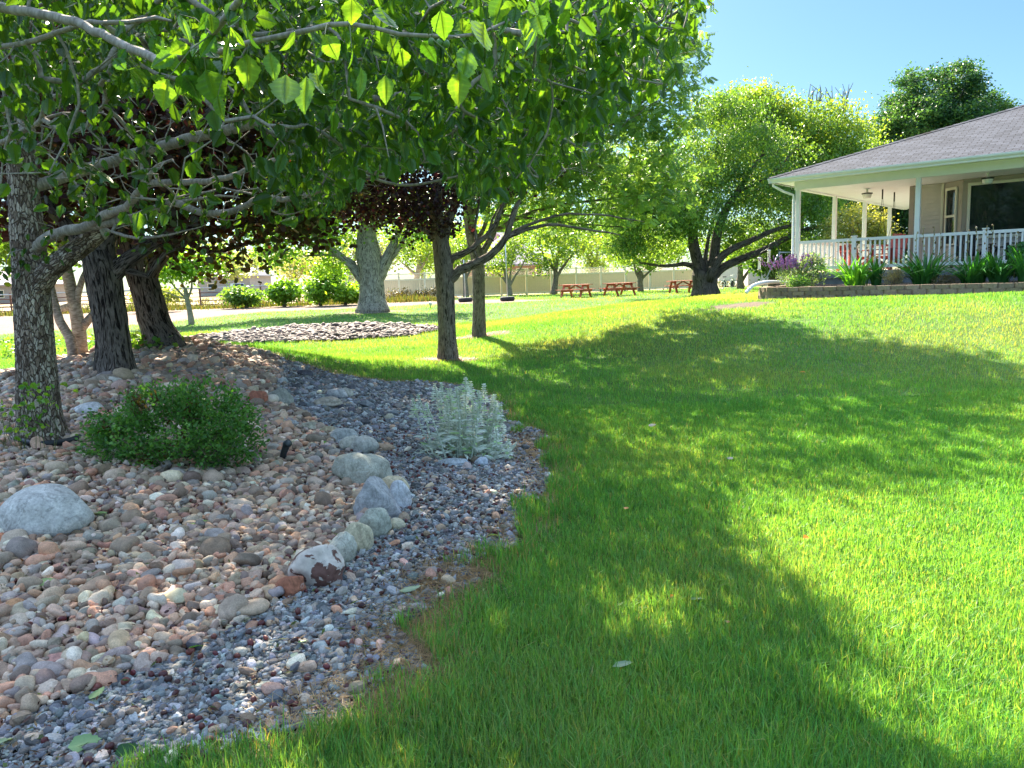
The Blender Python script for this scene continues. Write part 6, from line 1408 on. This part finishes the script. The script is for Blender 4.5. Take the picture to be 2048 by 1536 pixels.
def mound(name, lab, cat, px, b_, wpx, hpx, n, pal, seed, leaf=('round', .05, .035), mat=None, flowers=None, fname='blossom', up=.3):
    rg = np.random.default_rng(seed); a = on_bed(px, b_); base = HP(a, b_, ZW-.03); sc = base[1]/FPX; W, Hh = wpx*sc/2, hpx*sc; r = empty(name, base)
    w = Wood(seed, .0025); w.limb(np.array([[*base, .012], [*(base+[0, 0, .04]), .01]]), .02)
    A = fill([(base+[0, 0, Hh*.52], np.array([W, W*.8, Hh*.48])), (base+[W*.3, 0, Hh*.7], np.array([W*.5, W*.5, Hh*.35]))], 120, rg, .4); w.grow(A, .1, .2); v, f, bcc = w.mesh((3, 4, 6, 6)); mk('stems', v, f, MBROWN, r, None, True, bcc)
    t = w.P[np.array(w.tips)]; k = rg.integers(0, len(t), n); P = t[k]+rg.normal(0, .05, (n, 3)); P[:, 2] = np.maximum(P[:, 2], base[2]+.02); u = rg.normal(0, 1, (n, 3)); u[:, 2] += up
    L = leaf[1]*rg.uniform(.6, 1.3, n); v, f, c = leaf_mesh(P, u, L, L*leaf[2]/leaf[1], pick(pal, n, rg), rg, leaf[0], .5); mk('foliage', v, f, mat or MBUSH, r, c)
    if flowers: flowers(r, base, W, Hh, rg)
    tag(r, lab, cat); return r
def lav(r, base, W, Hh, rg):
    b = MB()
    for _ in range(75):
        q = base+[rg.normal(0, W*.5), rg.normal(0, W*.4), Hh*.6]; top = q+[rg.normal(0, .1)+(q[0]-base[0])*.4, rg.normal(0, .06), Hh*rg.uniform(.5, 1.15)]; b.tube([q, top], .005, 4, (.16, .22, .10))
        for k in range(6): Vi, Fi = ICO[0]; b.add(Vi*[.02, .02, .024]*rg.uniform(.7, 1.3)+(q+(top-q)*(.6+.08*k))+rg.normal(0, .006, 3), Fi, (.30, .16, .46) if rg.random() < .7 else (.42, .22, .50))
    b.build('flower_spikes', MBUSH, r)
mound('lavender_plant', 'purple flowering lavender at the left end of the flower bed', 'plant', 1584, -1.7, 58, 38, 1300, [(.10, .15, .08), (.14, .20, .09), (.20, .26, .12)], 21, ('diamond', .06, .014), flowers=lav)
def rosef(r, base, W, Hh, rg):
    b = MB()
    for _ in range(40): Vi, Fi = ICO[0]; b.add(Vi*rg.uniform(.014, .026)+base+[rg.normal(0, W*.55), -W*.5+rg.normal(0, .1), Hh*rg.uniform(.45, 1.)], Fi, (.62, .58, .52))
    b.build('buds', MBUSH, r)
mound('rose_bush', 'grey green bush with pale buds right of the purple lavender', 'bush', 1624, -1.5, 62, 62, 2200, [(.07, .12, .06), (.11, .16, .08), (.16, .21, .11)], 22, flowers=rosef)
mound('low_green_plant', 'low bright green plant spilling by the white drain hose', 'plant', 1592, -2.3, 50, 20, 900, [(.08, .16, .04), (.12, .2, .05)], 23)
mound('dry_grass_tuft', 'small straw coloured tuft between two iris clumps', 'plant', 1788, -2.0, 34, 26, 700, [(.20, .17, .09), (.28, .22, .13)], 24, ('diamond', .12, .01), up=1.2)
mound('dry_weed_patch', 'brown withered weeds between the two dark iris clumps', 'plant', 1892, -1.9, 50, 16, 500, [(.12, .09, .05), (.18, .13, .09), (.08, .10, .04)], 25, ('diamond', .09, .016))
mound('leafy_bed_plant', 'broad dark leaved plant at the right edge of the flower bed', 'plant', 2042, -1.2, 50, 74, 700, [(.02, .07, .025), (.035, .10, .035)], 26, ('round', .11, .075))

# ------------------------------------------------------------------ feeders, swing frame, porch things
b0 = HP(-.25, -.75, ZW); r = empty('shepherd_hook', b0); P = catmull(np.array([b0, b0+[.0, 0, .75], b0+[-.03, 0, 1.08], b0+[-.12, 0, 1.2], b0+[-.24, 0, 1.16], b0+[-.27, 0, 1.05]]), .04); b = MB(); b.tube(P, .009, 8); b.build('hook_pole', mb, r, True); tag(r, 'thin black shepherd hook pole by the porch corner post', 'pole')
for (dx, dz, dy, lab) in ((-.27, 1.03, 0, 'white tube bird feeder hanging nearer the corner post'), (-.50, .84, .1, 'white tube bird feeder hanging lower and farther from the post')):
    c = b0+[dx, dy, dz]; r = empty('bird_feeder', c-[0, 0, .42]); b = MB(); b.lathe([(.001, -.03), (.045, -.035), (.05, -.06), (.038, -.065), (.038, -.36), (.038, -.365)], 14, c); b.build('tube', MWHITE, r, True)
    b = MB(); b.lathe([(.001, -.42), (.03, -.415), (.06, -.385), (.06, -.37), (.03, -.367)], 14, c); b.build('seed_tray', m_plain('tray_plastic', (.25, .27, .14), .5, .1), r, True); b = MB(); b.tube([c, c+[0, 0, -.035]], .003, 4); b.build('hanger', mb, r); tag(r, lab, 'bird feeder', 'bird feeders by the porch')
b = MB(); c = b0+[-.27, 0, 1.05]; b.tube(catmull(np.array([c, c+[-.1, .04, -.06], c+[-.2, .08, -.12], c+[-.23, .1, -.2]]), .03), .004, 5); b.build('feeder_hook', mb, bpy.data.objects['shepherd_hook'])
Ysw = 40; z_ = float(H(*at(1545, 570, Ysw)[:2])); r = empty('swing_frame', [*at(1545, 570, Ysw)[:2], z_])
ap = at(1558, 505, Ysw)
for (x, y) in ((1519, 578), (1568, 560), (1575, 575)):
    q = at(x, y, Ysw+(0 if x < 1570 else 1.2)); q[2] = float(H(q[0], q[1])); b = MB(); b.tube([q, ap], .035, 8); b.build('leg', MSTEEL, r, True)
b = MB(); b.tube([ap, ap+[2.4, 2.2, 0]], .04, 8); b.build('top_bar', MSTEEL, r, True); tag(r, 'grey metal swing set frame under the right limb of the old tree', 'swing set')
# ceiling lights
mblk = m_plain('dark_bronze', (.02, .018, .017), .4, .2, 40); mgl = m_plain('frosted_glass', (.75, .74, .70), .2, .04, 10)
for (a, y, lab) in ((1.30, 1.9, 'jar ceiling light with a dark ring over the porch swing'), (4.45, .75, 'jar ceiling light with a dark ring in front of the picture window')):
    c = HP(a, y, ZB+.028); r = empty('ceiling_light', c); b = MB(); b.lathe([(.001, 0), (.045, -.002), (.047, -.02), (.025, -.03), (.022, -.09), (.07, -.115)], 18, c); b.build('canopy', MWHITE, r, True)
    b = MB(); b.lathe([(.09, -.115), (.145, -.118), (.15, -.13), (.145, -.15), (.09, -.153)], 20, c); b.build('ring', mblk, r, True); b = MB(); b.lathe([(.125, -.154), (.115, -.22), (.09, -.262), (.001, -.27)], 18, c); b.build('glass_shade', mgl, r, True); tag(r, lab, 'ceiling light', 'porch ceiling lights')
MREDP = m_plain('red_paint', (.34, .04, .025), .4, .15, 12)
# porch swing on chains
r = empty('porch_swing', HP(1.55, 3.1, ZD+.45)); hs = lambda: MB(house_fr); sa, sb = 1.5, 3.2; S0 = ZD+.45
b = hs()
for k in range(5): b.box(sa-.25+k*.1, sa-.16+k*.1, sb-.62, sb+.62, S0, S0+.025)
b.build('seat', MREDP, r); b = hs()
for k in range(5): b.box(sa+.27+k*.02, sa+.295+k*.02, sb-.62, sb+.62, S0+.06+k*.11, S0+.155+k*.11)
b.build('backrest', MREDP, r)
for s in (-1, 1):
    b = hs(); b.box(sa-.27, sa+.27, sb+s*.6-.04, sb+s*.6+.04, S0+.26, S0+.285); b.box(sa-.24, sa-.18, sb+s*.6-.03, sb+s*.6+.03, S0+.026, S0+.258); b.build('armrest', MREDP, r)
    for dx in (-.2, .25):
        b = hs(); b.tube([(sa+dx, sb+s*.66, S0+.02), (sa+.05+dx*.2, sb+s*.66, S0+.95), (sa+.05, sb+s*.66, ZB+.03)], .007, 5); b.build('chain', mblk, r)
    b = hs(); b.tube([(sa+.05, sb+s*.66, ZB-.25), (sa+.05, sb+s*.66, ZB+.028)], .022, 8); b.build('spring', mblk, r)
tag(r, 'red slatted porch swing hanging on chains from the side porch ceiling', 'swing')
def armchair(a, y, rz, lab, mat, name='porch_chair', hgt=.95):
    r = empty(name, HP(a, y, ZD)); c_, s_ = math.cos(rz), math.sin(rz)
    fr_ = lambda V: house_fr(np.stack([a+V[:, 0]*c_-V[:, 1]*s_, y+V[:, 0]*s_+V[:, 1]*c_, ZD+V[:, 2]], 1)); N = lambda: MB(fr_)
    b = N()
    for k in range(5): b.bar((-.27, -.28+k*.13, .38-.02*k), (.27, -.28+k*.13, .38-.02*k), .11, .022)
    b.build('seat', mat, r); b = N()
    for k in range(5): b.bar((-.22+k*.11, .27, .30), (-.24+k*.12, .46, hgt-.03*abs(k-2)), .10, .02, (0, 1, 0))
    b.build('backrest', mat, r)
    for s in (-1, 1):
        b = N(); b.box(min(s*.28, s*.40), max(s*.28, s*.40), -.36, .34, .56, .585); b.build('armrest', mat, r)
        b = N(); b.box(s*.34-.03, s*.34+.03, -.32, -.22, 0, .558); b.build('leg', mat, r); b = N(); b.bar((s*.31, -.2, .33), (s*.31, .48, .02), .03, .11); b.build('leg', mat, r)
    tag(r, lab, 'chair', 'chairs on the porch')
armchair(2.05, 1.3, -.5, 'red slat back armchair beside the house corner behind the railing', MREDP, hgt=1.0)
armchair(1.15, 1.5, .8, 'red low armchair left of its taller red neighbour on the porch', MREDP, hgt=.8)
MWICK = m_plain('dark_wicker', (.025, .022, .022), .7, .3, 60)
armchair(4.15, 1.0, .6, 'dark wicker chair under the narrow bay window', MWICK); armchair(5.35, 1.05, -.4, 'dark wicker chair by the right edge in front of the picture window', MWICK)
r = empty('patio_table', HP(4.75, .95, ZD)); b = hs(); b.lathe([(.001, .50), (.36, .50), (.37, .48), (.35, .465), (.001, .465)], 24, (4.75, .95, ZD)); b.build('tabletop', MWICK, r)
for k in range(3): t = k*2.09+.3; b = hs(); b.tube([(4.75+.1*math.cos(t), .95+.1*math.sin(t), ZD+.465), (4.75+.3*math.cos(t), .95+.3*math.sin(t), ZD)], .018, 6); b.build('leg', MWICK, r)
tag(r, 'small round dark patio table between the two wicker chairs', 'table')

# ------------------------------------------------------------------ camera, sun, sky
cam = bpy.data.cameras.new('Camera'); co_ = bpy.data.objects.new('Camera', cam); COL.objects.link(co_); S.camera = co_
cam.sensor_width = 36; cam.lens = FPX/2048*36; cam.clip_end = 3000; cam.clip_start = .05
from mathutils import Matrix
bz = -_F; M = Matrix(((RT[0], UP[0], bz[0], EYE[0]), (RT[1], UP[1], bz[1], EYE[1]), (RT[2], UP[2], bz[2], EYE[2]), (0, 0, 0, 1))); co_.matrix_world = M
SUN = np.array([-.27, .963]); EL = math.radians(SUN_EL)
sd = np.array([SUN[0]*math.cos(EL), SUN[1]*math.cos(EL), math.sin(EL)])
from mathutils import Vector
l = bpy.data.lights.new('sun', 'SUN'); l.energy = SUN_E; l.angle = math.radians(.5); l.color = (1., .89, .70); lo = bpy.data.objects.new('sun', l); COL.objects.link(lo)
lo.rotation_euler = Vector(sd).to_track_quat('Z', 'Y').to_euler(); lo.location = (0, 0, 30)
W = bpy.data.worlds.new('World'); S.world = W; W.use_nodes = True; nt = W.node_tree; bg = nt.nodes['Background']; sk = nt.nodes.new('ShaderNodeTexSky'); sk.sky_type = 'NISHITA'; sk.sun_disc = False
sk.sun_elevation = EL; sk.sun_rotation = math.atan2(SUN[0], SUN[1]); sk.air_density = 1.; sk.dust_density = .6; sk.ozone_density = 1.6
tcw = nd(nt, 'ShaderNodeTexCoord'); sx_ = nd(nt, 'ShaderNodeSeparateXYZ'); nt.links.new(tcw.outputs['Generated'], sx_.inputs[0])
sky_grade = ramp(nt, sx_.outputs[2], [(.0, (.088, .121, .138)), (.36, (.099, .134, .149)), (.62, (.98, .87, .73)), (1., (1., .88, .72))])   # sky dimmed low down and boosted overhead, added fill for the shade
nt.links.new(mixc(nt, 'MULTIPLY', 1., sk.outputs[0], sky_grade), bg.inputs[0]); bg.inputs[1].default_value = SKY_S
S.view_settings.view_transform = 'Standard'; S.view_settings.look = 'None'; S.view_settings.exposure = EXPO; S.view_settings.gamma = 1
S.render.engine = 'CYCLES'; cy = S.cycles; cy.use_denoising = True; cy.max_bounces = 10; cy.transmission_bounces = 6; cy.diffuse_bounces = 5; cy.sample_clamp_indirect = 6.
try: cy.denoiser = 'OPENIMAGEDENOISE'; cy.denoising_input_passes = 'RGB_ALBEDO_NORMAL'; cy.denoising_prefilter = 'ACCURATE'
except Exception: pass
